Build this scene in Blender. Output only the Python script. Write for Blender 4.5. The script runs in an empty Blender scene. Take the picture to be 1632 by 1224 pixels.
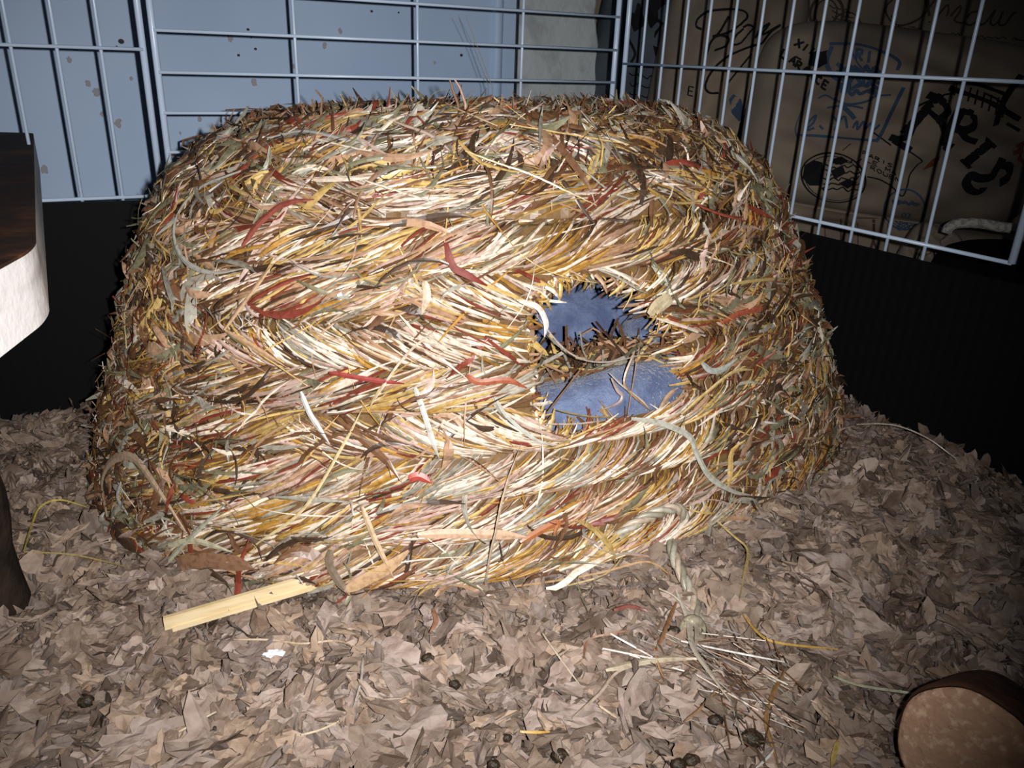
import bpy, math
import numpy as np
from mathutils import Vector
from mathutils.bvhtree import BVHTree
RNG = np.random.default_rng(11)

# ---------------------------------------------------------------- camera, world, flash
F = 1273.0; W = 1632; HH = 1224
PITCH = math.radians(22.4); ROLL = math.atan(.0386)
CAM = np.array([0., 0., .27])
fw = np.array([0, math.cos(PITCH), -math.sin(PITCH)])
_r = np.array([1., 0, 0]); _u = np.array([0, math.sin(PITCH), math.cos(PITCH)])
rt = _r*math.cos(ROLL) + _u*math.sin(ROLL)
up = _u*math.cos(ROLL) - _r*math.sin(ROLL)

scn = bpy.context.scene
cd = bpy.data.cameras.new('camera'); cam = bpy.data.objects.new('camera', cd)
scn.collection.objects.link(cam)
from mathutils import Matrix
M = Matrix(((rt[0], up[0], -fw[0], CAM[0]), (rt[1], up[1], -fw[1], CAM[1]), (rt[2], up[2], -fw[2], CAM[2]), (0, 0, 0, 1)))
cam.matrix_world = M
cd.sensor_width = 36; cd.lens = F*36/W; cd.clip_start = .01; cd.clip_end = 20
scn.camera = cam
scn.view_settings.view_transform = 'Standard'; scn.view_settings.look = 'None'
scn.view_settings.gamma = 1; scn.view_settings.use_curve_mapping = False
scn.view_settings.exposure = 0.0

wd = bpy.data.worlds.new('world'); scn.world = wd; wd.use_nodes = True
wd.node_tree.nodes['Background'].inputs[0].default_value = (.75, .85, 1, 1)
wd.node_tree.nodes['Background'].inputs[1].default_value = .012

def ray(x, y): return fw + rt*(x-816)/F - up*(y-612)/F
def proj(P):
    v = np.asarray(P) - CAM; zc = v @ fw
    return 816 + F*(v @ rt)/zc, 612 - F*(v @ up)/zc
# the phone's flash: a small LED just right of the lens
ld = bpy.data.lights.new('phone_flash', 'SPOT'); ld.energy = 14.0; ld.shadow_soft_size = .0022
ld.spot_size = math.radians(91); ld.spot_blend = 1.0; ld.color = (1, .97, .96)
lo = bpy.data.objects.new('phone_flash', ld); scn.collection.objects.link(lo)
lp = CAM + rt*.016 + up*.004 - fw*.004
lo.location = lp
aim = Vector(ray(650, 540)); lo.rotation_euler = aim.to_track_quat('-Z', 'Y').to_euler()

# ---------------------------------------------------------------- helpers
def link(o): scn.collection.objects.link(o); return o
def tag(o, label=None, cat=None, group=None, kind=None):
    if label: o['label'] = label
    if cat: o['category'] = cat
    if group: o['group'] = group
    if kind: o['kind'] = kind
    return o
def empty(name, loc=(0, 0, 0)):
    o = bpy.data.objects.new(name, None); o.location = loc; o.empty_display_size = .02
    return link(o)
def mesh(name, V, Fc, mat, parent=None, smooth=False, col=None, origin=None):
    """V (n,3) array, Fc a list of int arrays (m,k); one mesh object"""
    V = np.asarray(V, float)
    if origin is None:
        origin = np.zeros(3) if parent is not None else np.array([*(V.min(0)+V.max(0))[:2]/2, V[:, 2].min()])
    if parent is not None:
        po = np.array(parent.location)
        q = parent.parent
        while q is not None: po = po + np.array(q.location); q = q.parent
        origin = po
        loc = (0, 0, 0)
    else: loc = tuple(origin)
    V = V - origin
    me = bpy.data.meshes.new(name)
    if isinstance(Fc, np.ndarray): Fc = [Fc]
    Fc = [np.asarray(f) for f in Fc if len(f)]
    me.vertices.add(len(V)); me.vertices.foreach_set('co', V.astype(np.float32).ravel())
    tot = np.concatenate([np.full(len(f), f.shape[1]) for f in Fc])
    idx = np.concatenate([f.ravel() for f in Fc])
    st = np.concatenate([[0], np.cumsum(tot)[:-1]])
    me.loops.add(len(idx)); me.loops.foreach_set('vertex_index', idx.astype(np.int32))
    me.polygons.add(len(tot)); me.polygons.foreach_set('loop_start', st.astype(np.int32))
    me.polygons.foreach_set('loop_total', tot.astype(np.int32))
    me.polygons.foreach_set('use_smooth', np.full(len(tot), bool(smooth)))
    if col is not None:
        a = me.color_attributes.new('Col', 'FLOAT_COLOR', 'POINT')
        c = np.ones((len(V), 4), np.float32); c[:, :3] = col
        a.data.foreach_set('color', c.ravel())
    me.update(calc_edges=True); me.validate()
    if mat: me.materials.append(mat)
    o = bpy.data.objects.new(name, me); o.location = loc
    if parent is not None: o.parent = parent
    return link(o)

class MB:
    def __init__(s): s.v = []; s.q = []; s.t = []; s.c = []; s.n = 0
    def add(s, V, Q=None, T=None, C=None):
        V = np.asarray(V, float).reshape(-1, 3)
        if Q is not None and len(Q): s.q.append(np.asarray(Q) + s.n)
        if T is not None and len(T): s.t.append(np.asarray(T) + s.n)
        s.v.append(V)
        s.c.append(np.broadcast_to(np.asarray((.5, .5, .5) if C is None else C, float), (len(V), 3)))
        s.n += len(V)
    def build(s, name, mat, parent=None, smooth=False, col=False):
        f = []
        if s.q: f.append(np.concatenate(s.q))
        if s.t: f.append(np.concatenate(s.t))
        return mesh(name, np.concatenate(s.v), f, mat, parent, smooth, np.concatenate(s.c) if col else None)

def norm(v): return v/np.maximum(np.linalg.norm(v, axis=-1, keepdims=True), 1e-12)
def hexa(mb, P8, C=None):
    mb.add(P8, [[0, 3, 2, 1], [4, 5, 6, 7], [0, 1, 5, 4], [1, 2, 6, 5], [2, 3, 7, 6], [3, 0, 4, 7]], C=C)
def obox(mb, o, ax, ay, az_):
    o, ax, ay, az_ = map(np.asarray, (o, ax, ay, az_))
    hexa(mb, [o, o+ax, o+ax+ay, o+ay, o+az_, o+ax+az_, o+ax+ay+az_, o+ay+az_])
def tube(mb, path, r, seg=10, C=None, caps=True, refn=None):
    path = np.asarray(path, float); n = len(path); r = np.broadcast_to(r, (n,))
    t = norm(np.gradient(path, axis=0))
    a = np.array([0, 0, 1.]) if abs(t[0][2]) < .9 else np.array([1., 0, 0])
    ring = []
    nn = norm(np.cross(t[0], a))
    for i in range(n):
        nn = norm(nn - t[i]*(nn @ t[i])); b = np.cross(t[i], nn)
        th = np.linspace(0, 2*np.pi, seg, endpoint=False)[:, None]
        ring.append(path[i] + r[i]*(np.cos(th)*nn + np.sin(th)*b))
    V = np.concatenate(ring)
    i, j = np.meshgrid(np.arange(n-1), np.arange(seg), indexing='ij'); j2 = (j+1) % seg
    Q = np.stack([i*seg+j, i*seg+j2, (i+1)*seg+j2, (i+1)*seg+j], -1).reshape(-1, 4)
    T = []
    if caps:
        V = np.concatenate([V, path[:1], path[-1:]]); c0 = n*seg
        jj = np.arange(seg); j3 = (jj+1) % seg
        T = np.concatenate([np.stack([j3, jj, np.full(seg, c0)], -1), np.stack([(n-1)*seg+jj, (n-1)*seg+j3, np.full(seg, c0+1)], -1)])
    mb.add(V, Q, T, C)
def ribbons(P, N, wid, roof, col):
    """P (n,k,3) centre lines, N (n,k,3) face normals, wid (n,k) half widths -> closed triangular blades"""
    n, k, _ = P.shape
    T = norm(np.gradient(P, axis=1)); S = norm(np.cross(T, N)); N2 = norm(np.cross(S, T))
    w = wid[..., None]; rf = roof[:, None, None] if roof.ndim == 1 else roof[..., None]
    A = P - S*w; B = P + N2*rf; D = P + S*w
    V = np.stack([A, B, D], 2).reshape(-1, 3)
    b = (np.arange(n)*k*3)[:, None, None]; i = (np.arange(k-1)*3)[None, :, None]; j = np.arange(3)[None, None, :]; j2 = (j+1) % 3
    Q = np.stack(np.broadcast_arrays(b+i+j, b+i+j2, b+i+3+j2, b+i+3+j), -1).reshape(-1, 4)
    e = (np.arange(n)*k*3)[:, None]
    T3 = np.concatenate([e+np.array([[0, 2, 1]]), e+(k-1)*3+np.array([[0, 1, 2]])])
    C = np.repeat(col, k*3, axis=0)
    return V, Q, T3, C

# ---------------------------------------------------------------- materials
def pbr(name, color=(.5, .5, .5), rough=.6, attr=False, noise=None, bump=None, spec=.5, metal=0, sheen=0, trans=None):
    m = bpy.data.materials.new(name); m.use_nodes = True
    nt = m.node_tree; b = nt.nodes['Principled BSDF']
    b.inputs['Base Color'].default_value = (*color, 1); b.inputs['Roughness'].default_value = rough
    b.inputs['Specular IOR Level'].default_value = spec; b.inputs['Metallic'].default_value = metal
    if sheen:
        b.inputs['Sheen Weight'].default_value = sheen; b.inputs['Sheen Roughness'].default_value = .4
    tc = nt.nodes.new('ShaderNodeTexCoord'); src = None
    if attr:
        a = nt.nodes.new('ShaderNodeAttribute'); a.attribute_name = 'Col'; src = a.outputs['Color']
    if noise:
        sc, c2, lo_, hi_ = noise[:4]
        mp = nt.nodes.new('ShaderNodeMapping'); nt.links.new(tc.outputs['Object'], mp.inputs[0])
        if len(noise) > 4: mp.inputs['Scale'].default_value = noise[4]
        t = nt.nodes.new('ShaderNodeTexNoise'); t.inputs['Scale'].default_value = sc; t.inputs['Detail'].default_value = 5
        nt.links.new(mp.outputs[0], t.inputs[0])
        r = nt.nodes.new('ShaderNodeMapRange'); r.inputs[1].default_value = lo_; r.inputs[2].default_value = hi_
        nt.links.new(t.outputs['Fac'], r.inputs[0])
        mx = nt.nodes.new('ShaderNodeMix'); mx.data_type = 'RGBA'
        if attr:
            mx.blend_type = 'MULTIPLY'; nt.links.new(src, mx.inputs[6])
        else: mx.inputs[6].default_value = (*color, 1)
        mx.inputs[7].default_value = (*c2, 1)
        nt.links.new(r.outputs[0], mx.inputs[0]); src = mx.outputs[2]
    if src is not None: nt.links.new(src, b.inputs['Base Color'])
    if bump:
        t = nt.nodes.new('ShaderNodeTexNoise'); t.inputs['Scale'].default_value = bump[0]; t.inputs['Detail'].default_value = 4
        mp = nt.nodes.new('ShaderNodeMapping'); nt.links.new(tc.outputs['Object'], mp.inputs[0]); nt.links.new(mp.outputs[0], t.inputs[0])
        if len(bump) > 3: mp.inputs['Scale'].default_value = bump[3]
        bp = nt.nodes.new('ShaderNodeBump'); bp.inputs['Strength'].default_value = bump[1]; bp.inputs['Distance'].default_value = bump[2]
        nt.links.new(t.outputs['Fac'], bp.inputs['Height']); nt.links.new(bp.outputs[0], b.inputs['Normal'])
    return m
mStraw = pbr('straw', attr=True, rough=.42, spec=.5, noise=(420, (.62, .55, .5), .45, .75))
mCore = pbr('braid_core', (.17, .09, .035), rough=.8, noise=(160, (.05, .028, .012), .4, .65), bump=(260, .8, .003))
mPaper = pbr('paper_flake', attr=True, rough=.75, spec=.25, noise=(150, (.68, .62, .58), .42, .66), bump=(330, .5, .0012))
mBed = pbr('bedding_base', (.13, .10, .08), rough=.95, noise=(90, (.05, .038, .03), .4, .6), bump=(120, 1, .004))
mBlack = pbr('black_board', (.0035, .0035, .0042), rough=.7, spec=.12)
mWire = pbr('pale_blue_enamel', (.62, .76, .95), rough=.28, spec=.6)
mDoor = pbr('pale_blue_paint', (.56, .74, 1.0), rough=.5, spec=.3, noise=(6, (.50, .67, .94), .4, .65))
mPlas = pbr('grey_plaster', (.62, .68, .70), rough=.9, spec=.2, noise=(35, (.48, .52, .54), .5, .66), bump=(70, .6, .004))
mGapDk = pbr('gap_dark', (.035, .04, .04), rough=.8)
mFleece = pbr('blue_fleece', (.06, .08, .155), rough=.95, spec=.15, sheen=.35, noise=(70, (.12, .155, .25), .4, .65), bump=(420, 1, .0025))
mFab = pbr('printed_canvas', (.29, .235, .175), rough=.9, spec=.15, noise=(9, (.21, .17, .135), .42, .62), bump=(900, .3, .001))
mFab2 = pbr('blue_grey_canvas', (.10, .125, .15), rough=.9, spec=.15, noise=(9, (.07, .09, .11), .42, .62), bump=(900, .3, .001))
mInk = pbr('black_ink', (.012, .012, .014), rough=.85, spec=.15)
mInkB = pbr('blue_ink', (.05, .085, .14), rough=.85, spec=.15)
mInkR = pbr('plum_ink', (.085, .04, .045), rough=.85, spec=.15)
mInkO = pbr('rust_ink', (.16, .05, .02), rough=.85, spec=.15)
mInkN = pbr('brown_ink', (.085, .06, .045), rough=.85, spec=.15)
mPine = pbr('cut_pine', (.86, .84, .83), rough=.75, spec=.2, noise=(60, (.5, .46, .43), .5, .72, (1, .15, 1)), bump=(200, .4, .001))
mStain = pbr('stained_wood_top', (.035, .017, .010), rough=.75, spec=.2, noise=(24, (.12, .045, .018), .5, .68), bump=(90, .7, .002))
mLeg = pbr('dark_bark_leg', (.03, .02, .014), rough=.9, spec=.1, noise=(50, (.014, .01, .008), .4, .6), bump=(70, 1, .004))
mLogEnd = pbr('log_end_grain', (.33, .20, .125), rough=.85, spec=.2, noise=(300, (.5, .35, .24), .52, .68), bump=(380, .8, .0015))
mBark = pbr('log_bark', (.085, .038, .02), rough=.8, spec=.25, noise=(80, (.045, .02, .012), .4, .62), bump=(150, .6, .002))
mDrop = pbr('dropping', (.02, .013, .007), rough=.5, spec=.4, noise=(500, (.06, .038, .016), .5, .7), bump=(700, .9, .001))
mStrip = pbr('pale_cane', (.62, .50, .30), rough=.45, noise=(40, (.5, .38, .2), .45, .7, (1, 1, 8)))
mScrap = pbr('white_paper', (.62, .66, .70), rough=.8)
mSpot = pbr('door_stain', (.42, .42, .45), rough=.8)
mSpotD = pbr('door_speck', (.05, .05, .05), rough=.8)
mRopeH = pbr('pale_rope', (.4, .38, .34), rough=.9, noise=(300, (.22, .21, .19), .45, .6), bump=(400, 1, .002))
mBag = pbr('black_bag', (.004, .004, .005), rough=.8, spec=.1)
mFloor = pbr('room_floor', (.03, .028, .026), rough=.9)

# ---------------------------------------------------------------- pen frame of reference (wall lines)
K = np.array([.0990, .8030, 0.])                    # far corner of the pen
aR = math.radians(-33.93); aB = math.radians(61.6)
dR = -np.array([math.sin(aR), math.cos(aR), 0]);    # from the corner along the right wall towards the camera
dB = -np.array([math.sin(aB), math.cos(aB), 0])     # from the corner along the back wall towards the left
nR = np.array([-dR[1], dR[0], 0]); nR = nR if nR @ K > 0 else -nR     # pointing outwards
nB = np.array([-dB[1], dB[0], 0]); nB = nB if nB @ K > 0 else -nB
if nR @ (K - CAM) < 0: nR = -nR
if nB @ (K - CAM) < 0: nB = -nB
Z = np.array([0, 0, 1.])
def hit_plane(x, y, p, n):
    d = ray(x, y); return CAM + d*((p - CAM) @ n)/(d @ n)

def onb_noise(x, y):
    return (np.sin(x*41+1.3)*np.cos(y*37+.4)*.0035 + np.sin(x*83-y*61+2)*.0022 + np.sin(x*23+y*97)*.0018)
def zb(x, y):
    x = np.asarray(x, float); y = np.asarray(y, float)
    dw = np.clip((K[0]-x)*nR[0] + (K[1]-y)*nR[1], 0, 1); db_ = np.clip((K[0]-x)*nB[0] + (K[1]-y)*nB[1], 0, 1)
    z = .031 + .024*np.exp(-((x-.10)/.10)**2-((y-.40)/.09)**2) + .012*np.exp(-((x-.22)**2+(y-.50)**2)/.08**2)
    z = z - .014*np.exp(-dw/.035) - .046*np.exp(-db_/.065)
    z = z - .010*np.exp(-((x-.19)**2+(y-.33)**2)/.045**2)
    return z + onb_noise(x, y)
def on_bed(x, y, dz=0.):
    d = ray(x, y); t = .2
    for _ in range(60):
        P = CAM + d*t; f = P[2] - (zb(P[0], P[1]) + dz)
        t += f/(-d[2])*.8
    return CAM + d*t

# ---------------------------------------------------------------- the setting: room behind the pen
mb = MB(); obox(mb, (-2.2, -.6, -.16), (4.4, 0, 0), (0, 3.6, 0), (0, 0, .02))
tag(mb.build('floor', mFloor), kind='structure')
gap = .26
oD = K + nB*gap                                     # a point on the door's face
def door_s(x, y=0):                                 # distance along the door from the corner line, from a pixel column
    p = hit_plane(x, y, oD, nB); return (p - oD) @ dB
s795, s808, s826 = door_s(792), door_s(808), door_s(826)
mb = MB(); obox(mb, oD + dB*s808 - Z*.14, dB*(1.5), nB*.03, Z*1.3)
door = mb.build('door_1', mDoor); tag(door, kind='structure')
mb = MB(); path = [oD + dB*(s795-.002) + nB*.002 + Z*z for z in (-.14, .3, .8, 1.16)]
tube(mb, path, .0072, 16); mb.build('rounded_edge', mDoor, door, smooth=True)
sp = MB(); sd = MB()
for (x, y, r) in [(367, 61, 5), (405, 132, 6), (140, 133, 4.5), (153, 146, 6), (209, 125, 3), (163, 182, 3.5), (188, 196, 6), (71, 270, 6), (237, 300, 6), (468, 105, 3.5), (517, 72, 5), (542, 50, 4), (318, 190, 4), (287, 212, 2.5), (110, 95, 4), (692, 100, 3)]:
    p = hit_plane(x, y, oD, nB) - nB*.0006; rr = r/F*.7
    th = np.linspace(0, 2*np.pi, 14, endpoint=False); rad = rr*(1+.3*RNG.normal(size=14)*.6)
    V = np.array([p] + [p + dB*np.cos(t)*q + Z*np.sin(t)*q*1.3 for t, q in zip(th, rad)])
    sp.add(V, T=[[0, 1+i, 1+(i+1) % 14] for i in range(14)])
for (x, y, r) in [(193, 66, 3.5), (186, 74, 1.2), (380, 88, 2), (407, 78, 2), (395, 47, 2), (400, 60, 1.2), (592, 18, 2), (735, 88, 2.5), (635, 20, 1.5), (595, 205, 2)]:
    p = hit_plane(x, y, oD, nB) - nB*.0006; rr = r/F*.85
    th = np.linspace(0, 2*np.pi, 9, endpoint=False)
    V = np.array([p] + [p + dB*np.cos(t)*rr*1.2 + Z*np.sin(t)*rr for t in th])
    sd.add(V, T=[[0, 1+i, 1+(i+1) % 9] for i in range(9)])
sp.build('dried_stain', mSpot, door); sd.build('dark_speck', mSpotD, door)
# trim beside the door and the plaster pier
mb = MB(); obox(mb, oD + dB*s826 + nB*.004 - Z*.14, dB*(s795-s826), nB*.03, Z*1.3)
tr = mb.build('trim_1', mDoor); tag(tr, kind='structure')
pier = K + nB*(gap+.02)
def pier_s(x, y=0): p = hit_plane(x, y, pier, nB); return (p - pier) @ dB
a0, a1 = pier_s(955), pier_s(832)
n1, n2 = 40, 60
U, Vv = np.meshgrid(np.linspace(0, 1, n1), np.linspace(0, 1, n2), indexing='ij')
edge = .004*np.sin(Vv*37)+.003*np.sin(Vv*91+1)+.012*np.exp(-((Vv-.24)/.05)**2)*-1
S_ = a0 + edge*(1-U)**3 + (a1-a0)*U
dep = .004*np.sin(S_*130+Vv*9)*np.sin(Vv*60+S_*40)*.3
PV = pier + S_[..., None]*dB + (Vv*1.3-.14)[..., None]*Z + dep[..., None]*nB
PB = PV + nB*.10
V = np.concatenate([PV.reshape(-1, 3), PB.reshape(-1, 3)])
i, j = np.meshgrid(np.arange(n1-1), np.arange(n2-1), indexing='ij'); q0 = i*n2+j
Q = np.stack([q0, q0+1, q0+n2+1, q0+n2], -1).reshape(-1, 4); off = n1*n2
jj = np.arange(n2-1)
Q2 = np.stack([jj, jj+off, jj+off+1, jj+1], -1); e = (n1-1)*n2
Q3 = np.stack([e+jj, e+jj+1, e+jj+off+1, e+jj+off], -1)
pr = mesh('wall_back', V, [np.concatenate([Q, Q[:, ::-1]+off, Q2, Q3])], mPlas, smooth=True); tag(pr, kind='structure')
mb = MB(); obox(mb, pier + nB*.012 + dB*(a1+.016) - Z*.14, dB*-.02, nB*.03, Z*1.3)
tag(mb.build('gap_shade', mGapDk), kind='structure')  # dark strip standing in for the shaded gap beside the pier
# dark wall far behind the sofa
mb = MB(); obox(mb, (-.1, 1.95, -.14), (2.6, 0, 0), (0, .05, 0), (0, 0, 1.4))
tag(mb.build('wall_right', pbr('far_wall', (.08, .075, .07), .9)), kind='structure')

# ---------------------------------------------------------------- sofa with printed covers, behind the right fence
# local frame: width axis X', depth axis pointing away
sx = norm(np.array([1., -.12, 0])); sy = np.array([.12, 1., 0]); sy = norm(sy)
def pillow(name, cx, cy, wx, wz, thick, dist, lean=0., rot=0., mat=mFab, n=40, p=3.2, parent=None, sag=.0):
    """soft pillow whose face centre is seen near (cx,cy) at the given distance; wx, wz half sizes in metres"""
    c = CAM + norm(ray(cx, cy))*dist
    ax = sx*math.cos(rot) + Z*math.sin(rot); azz = Z*math.cos(rot) - sx*math.sin(rot)
    fy = norm(sy*math.cos(lean) + azz*math.sin(lean)*-1); azz = norm(np.cross(ax, fy)); azz = azz if azz[2] > 0 else -azz
    u = np.linspace(-1, 1, n); U, V2 = np.meshgrid(u, u, indexing='ij')
    m = np.clip(1-np.abs(U)**p, 0, 1)*np.clip(1-np.abs(V2)**p, 0, 1)
    prof = thick*m**.42
    wr = .010*np.sin(U*5+V2*3+cx)*m + .006*np.sin(U*11-V2*9+cy)*m + .004*np.sin(V2*17+U*6)*m
    pin = 1-.10*(np.abs(U)**2)*(np.abs(V2)**6) - 0.04*np.abs(V2)**2
    pin2 = 1-.10*(np.abs(V2)**2)*(np.abs(U)**6) - 0.04*np.abs(U)**2
    base = c + (U*wx*pin)[..., None]*ax + (V2*wz*pin2 - sag*(1-U**2)*(V2 > 0)*V2)[..., None]*azz
    Fr = base - (prof*.5+wr)[..., None]*fy + (thick*.25)*fy; Bk = base + (prof*.5)[..., None]*fy + (thick*.25)*fy
    V = np.concatenate([Fr.reshape(-1, 3), Bk.reshape(-1, 3)])
    i, j = np.meshgrid(np.arange(n-1), np.arange(n-1), indexing='ij'); q = i*n+j
    Q = np.stack([q, q+n, q+n+1, q+1], -1).reshape(-1, 4)
    ed = np.concatenate([np.arange(n), np.arange(1, n)*n+n-1, (n-1)*n+np.arange(n-2, -1, -1), np.arange(n-2, 0, -1)*n])
    e2 = np.roll(ed, -1); Qe = np.stack([ed, e2, e2+n*n, ed+n*n], -1)
    o = mesh(name, V, [np.concatenate([Q, Q[:, ::-1]+n*n, Qe])], mat, parent, smooth=True)
    tree = BVHTree.FromPolygons([tuple(v) for v in V], [tuple(q) for q in Q.tolist()])
    return o, tree
INK = []
def catmull(p, m=8):
    p = np.asarray(p, float)
    if len(p) < 3:
        return p[0] + np.linspace(0, 1, m)[:, None]*(p[-1]-p[0])
    q = np.concatenate([[2*p[0]-p[1]], p, [2*p[-1]-p[-2]]]); out = []
    for i in range(1, len(q)-2):
        t = np.linspace(0, 1, m, endpoint=False)[:, None]
        out.append(.5*((2*q[i]) + (-q[i-1]+q[i+1])*t + (2*q[i-1]-5*q[i]+4*q[i+1]-q[i+2])*t*t + (-q[i-1]+3*q[i]-3*q[i+1]+q[i+2])*t**3))
    return np.concatenate(out + [p[-1:]])
def ink(mb, tree, px, w=3., m=8, smooth=True, off=.0007):
    """a printed stroke: follows the cloth surface, lying just on it"""
    pts = catmull(px, m) if smooth else np.concatenate([np.asarray(px[i], float)+np.linspace(0, 1, 6)[:, None]*(np.asarray(px[i+1], float)-np.asarray(px[i], float)) for i in range(len(px)-1)])
    P = []; N = []
    for x, y in pts:
        d = ray(x, y); h = tree.ray_cast(Vector(CAM), Vector(d).normalized())
        if h[0] is None: continue
        nn = np.array(h[1]); nn = nn if nn @ d < 0 else -nn
        P.append(np.array(h[0]) + nn*off); N.append(nn)
    if len(P) < 2: return
    P = np.array(P); N = np.array(N)
    keep = np.concatenate([[True], np.linalg.norm(np.diff(P, axis=0), axis=1) > 1e-5]); P = P[keep]; N = N[keep]
    if len(P) < 2: return
    dist = np.linalg.norm(P[0]-CAM); T = norm(np.gradient(P, axis=0)); S = norm(np.cross(T, N))
    hw = w*.5*dist/F; n = len(P)
    V = np.concatenate([P - S*hw, P + S*hw])
    i = np.arange(n-1); mb.add(V, np.stack([i, i+1, i+1+n, i+n], -1))
def blob(mb, tree, poly, off=.0006):
    poly = np.asarray(poly, float); c = poly.mean(0); P = []
    for q in [c] + list(poly):
        d = ray(*q); h = tree.ray_cast(Vector(CAM), Vector(d).normalized())
        if h[0] is None: return
        nn = np.array(h[1]); nn = nn if nn @ d < 0 else -nn; P.append(np.array(h[0]) + nn*off*2)
    n = len(poly); mb.add(P, T=[[0, 1+i, 1+(i+1) % n] for i in range(n)])
def ell(cx, cy, a, b, rot=0, n=26, f=1.):
    t = np.linspace(0, 2*np.pi*f, n); c, s = math.cos(rot), math.sin(rot)
    return np.stack([cx + a*np.cos(t)*c - b*np.sin(t)*s, cy + a*np.cos(t)*s + b*np.sin(t)*c], -1)
G = {  # simple stroke letters in a unit box (x right, y down)
 'A': [[(0, 1), (.5, 0), (1, 1)], [(.2, .62), (.8, .62)]], 'B': [[(0, 0), (0, 1)], [(0, 0), (.8, .1), (.8, .42), (0, .5), (.95, .6), (.9, .95), (0, 1)]],
 'C': [[(1, .15), (.6, 0), (.1, .25), (.1, .75), (.6, 1), (1, .85)]], 'E': [[(1, 0), (0, 0), (0, 1), (1, 1)], [(0, .5), (.8, .5)]],
 'F': [[(1, 0), (0, 0), (0, 1)], [(0, .5), (.8, .5)]], 'I': [[(.5, 0), (.5, 1)]], 'L': [[(0, 0), (0, 1), (1, 1)]],
 'M': [[(0, 1), (0, 0), (.5, .7), (1, 0), (1, 1)]], 'N': [[(0, 1), (0, 0), (1, 1), (1, 0)]], 'O': [[(.5, 0), (0, .3), (0, .7), (.5, 1), (1, .7), (1, .3), (.5, 0)]],
 'P': [[(0, 1), (0, 0), (.8, .05), (.9, .4), (0, .55)]], 'R': [[(0, 1), (0, 0), (.8, .05), (.85, .4), (0, .52)], [(.3, .52), (1, 1)]],
 'S': [[(1, .1), (.5, 0), (.05, .25), (.5, .5), (.95, .75), (.5, 1), (0, .88)]], 'U': [[(0, 0), (0, .8), (.5, 1), (1, .8), (1, 0)]],
 'X': [[(0, 0), (1, 1)], [(1, 0), (0, 1)]], 'H': [[(0, 0), (0, 1)], [(1, 0), (1, 1)], [(0, .5), (1, .5)]], '-': [[(0, .5), (1, .5)]], 'T': [[(0, 0), (1, 0)], [(.5, 0), (.5, 1)]],
 '0': [[(.5, 0), (0, .3), (0, .7), (.5, 1), (1, .7), (1, .3), (.5, 0)]], '7': [[(0, 0), (1, 0), (.4, 1)]], ' ': []}
def word(mb, tree, s, x, y, ux, uy, vx, vy, w, step=1.35):
    """letters from (x,y); (ux,uy) letter width vector, (vx,vy) letter height vector, in photo pixels"""
    for k, ch in enumerate(s):
        ox, oy = x + ux*step*k, y + uy*step*k
        for st in G[ch]:
            ink(mb, tree, [(ox+a*ux+b*vx, oy+a*uy+b*vy) for a, b in st], w, smooth=False)
def scrawl(mb, tree, x0, y0, x1, y1, amp, n, w, seed):
    r = np.random.default_rng(seed); t = np.linspace(0, 1, n)
    X = x0+(x1-x0)*t + r.normal(size=n)*amp*.5; Y = y0+(y1-y0)*t + amp*np.where(np.arange(n) % 2, 1, -1)*r.random(n)
    ink(mb, tree, np.stack([X, Y], -1), w, 4)

sofa = empty('sofa', tuple(CAM + norm(ray(1460, 430))*1.02 - Z*.12))
tag(sofa, 'beige sofa in fabric printed with French script, standing behind the right fence', 'sofa')
back, tBack = pillow('backrest', 1500, 20, .47, .26, .14, 1.25, lean=.15, p=4, parent=sofa)
seat, tSeat = pillow('seat', 1250, 450, .29, .11, .14, .98, lean=.75, p=5, parent=sofa)
mb = MB()   # Amour in script and fine lines on the backrest
for st, w in [([(1432, -10), (1412, 12), (1418, 32), (1436, 41), (1465, 30), (1490, 0)], 2.6), ([(1420, 25), (1428, 40), (1440, 41), (1470, 26), (1480, 8), (1476, -8)], 2.),
              ([(1474, 0), (1480, 20), (1481, 36)], 3.2), ([(1488, 33), (1500, 18), (1510, 8), (1511, 18), (1507, 34), (1522, 17), (1530, 10), (1530, 18), (1521, 32), (1533, 36), (1545, 28)], 2.4),
              ([(1562, 18), (1548, 20), (1538, 33), (1544, 40), (1556, 34), (1566, 18), (1560, 36), (1568, 38), (1578, 26), (1586, 16), (1578, 34), (1583, 40), (1592, 32), (1598, 18), (1592, 38), (1602, 38), (1612, 24), (1620, 18)], 2.6)]:
    ink(mb, tBack, st, w)
for k, (x0, x1, y) in enumerate([(1448, 1473, 44), (1487, 1530, 52), (1538, 1604, 58), (1614, 1630, 61), (1449, 1464, 68), (1482, 1538, 75), (1550, 1632, 83), (1446, 1466, 90), (1486, 1502, 97), (1550, 1610, 105)]):
    scrawl(mb, tBack, x0, y, x1, y+3, 2.2, 12, 1.3, k)
mb.build('script_print', mInkN, back)
mb = MB()
ink(mb, tBack, ell(1317, 22, 26, 30, .3), 4); ink(mb, tBack, ell(1316, 20, 17, 21, .3), 2); ink(mb, tBack, ell(1350, 42, 22, 22), 2)
ink(mb, tBack, [(1282, 22), (1270, 34), (1268, 50), (1280, 58), (1300, 62)], 2.6)
for k in range(4): scrawl(mb, tBack, 1322+k*3, 10+k*9, 1360, 20+k*9, 3, 9, 1.6, 20+k)
mb.build('stamp_print', mInkN, back)
mb = MB()   # small towers and dashes printed on the seat
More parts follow.
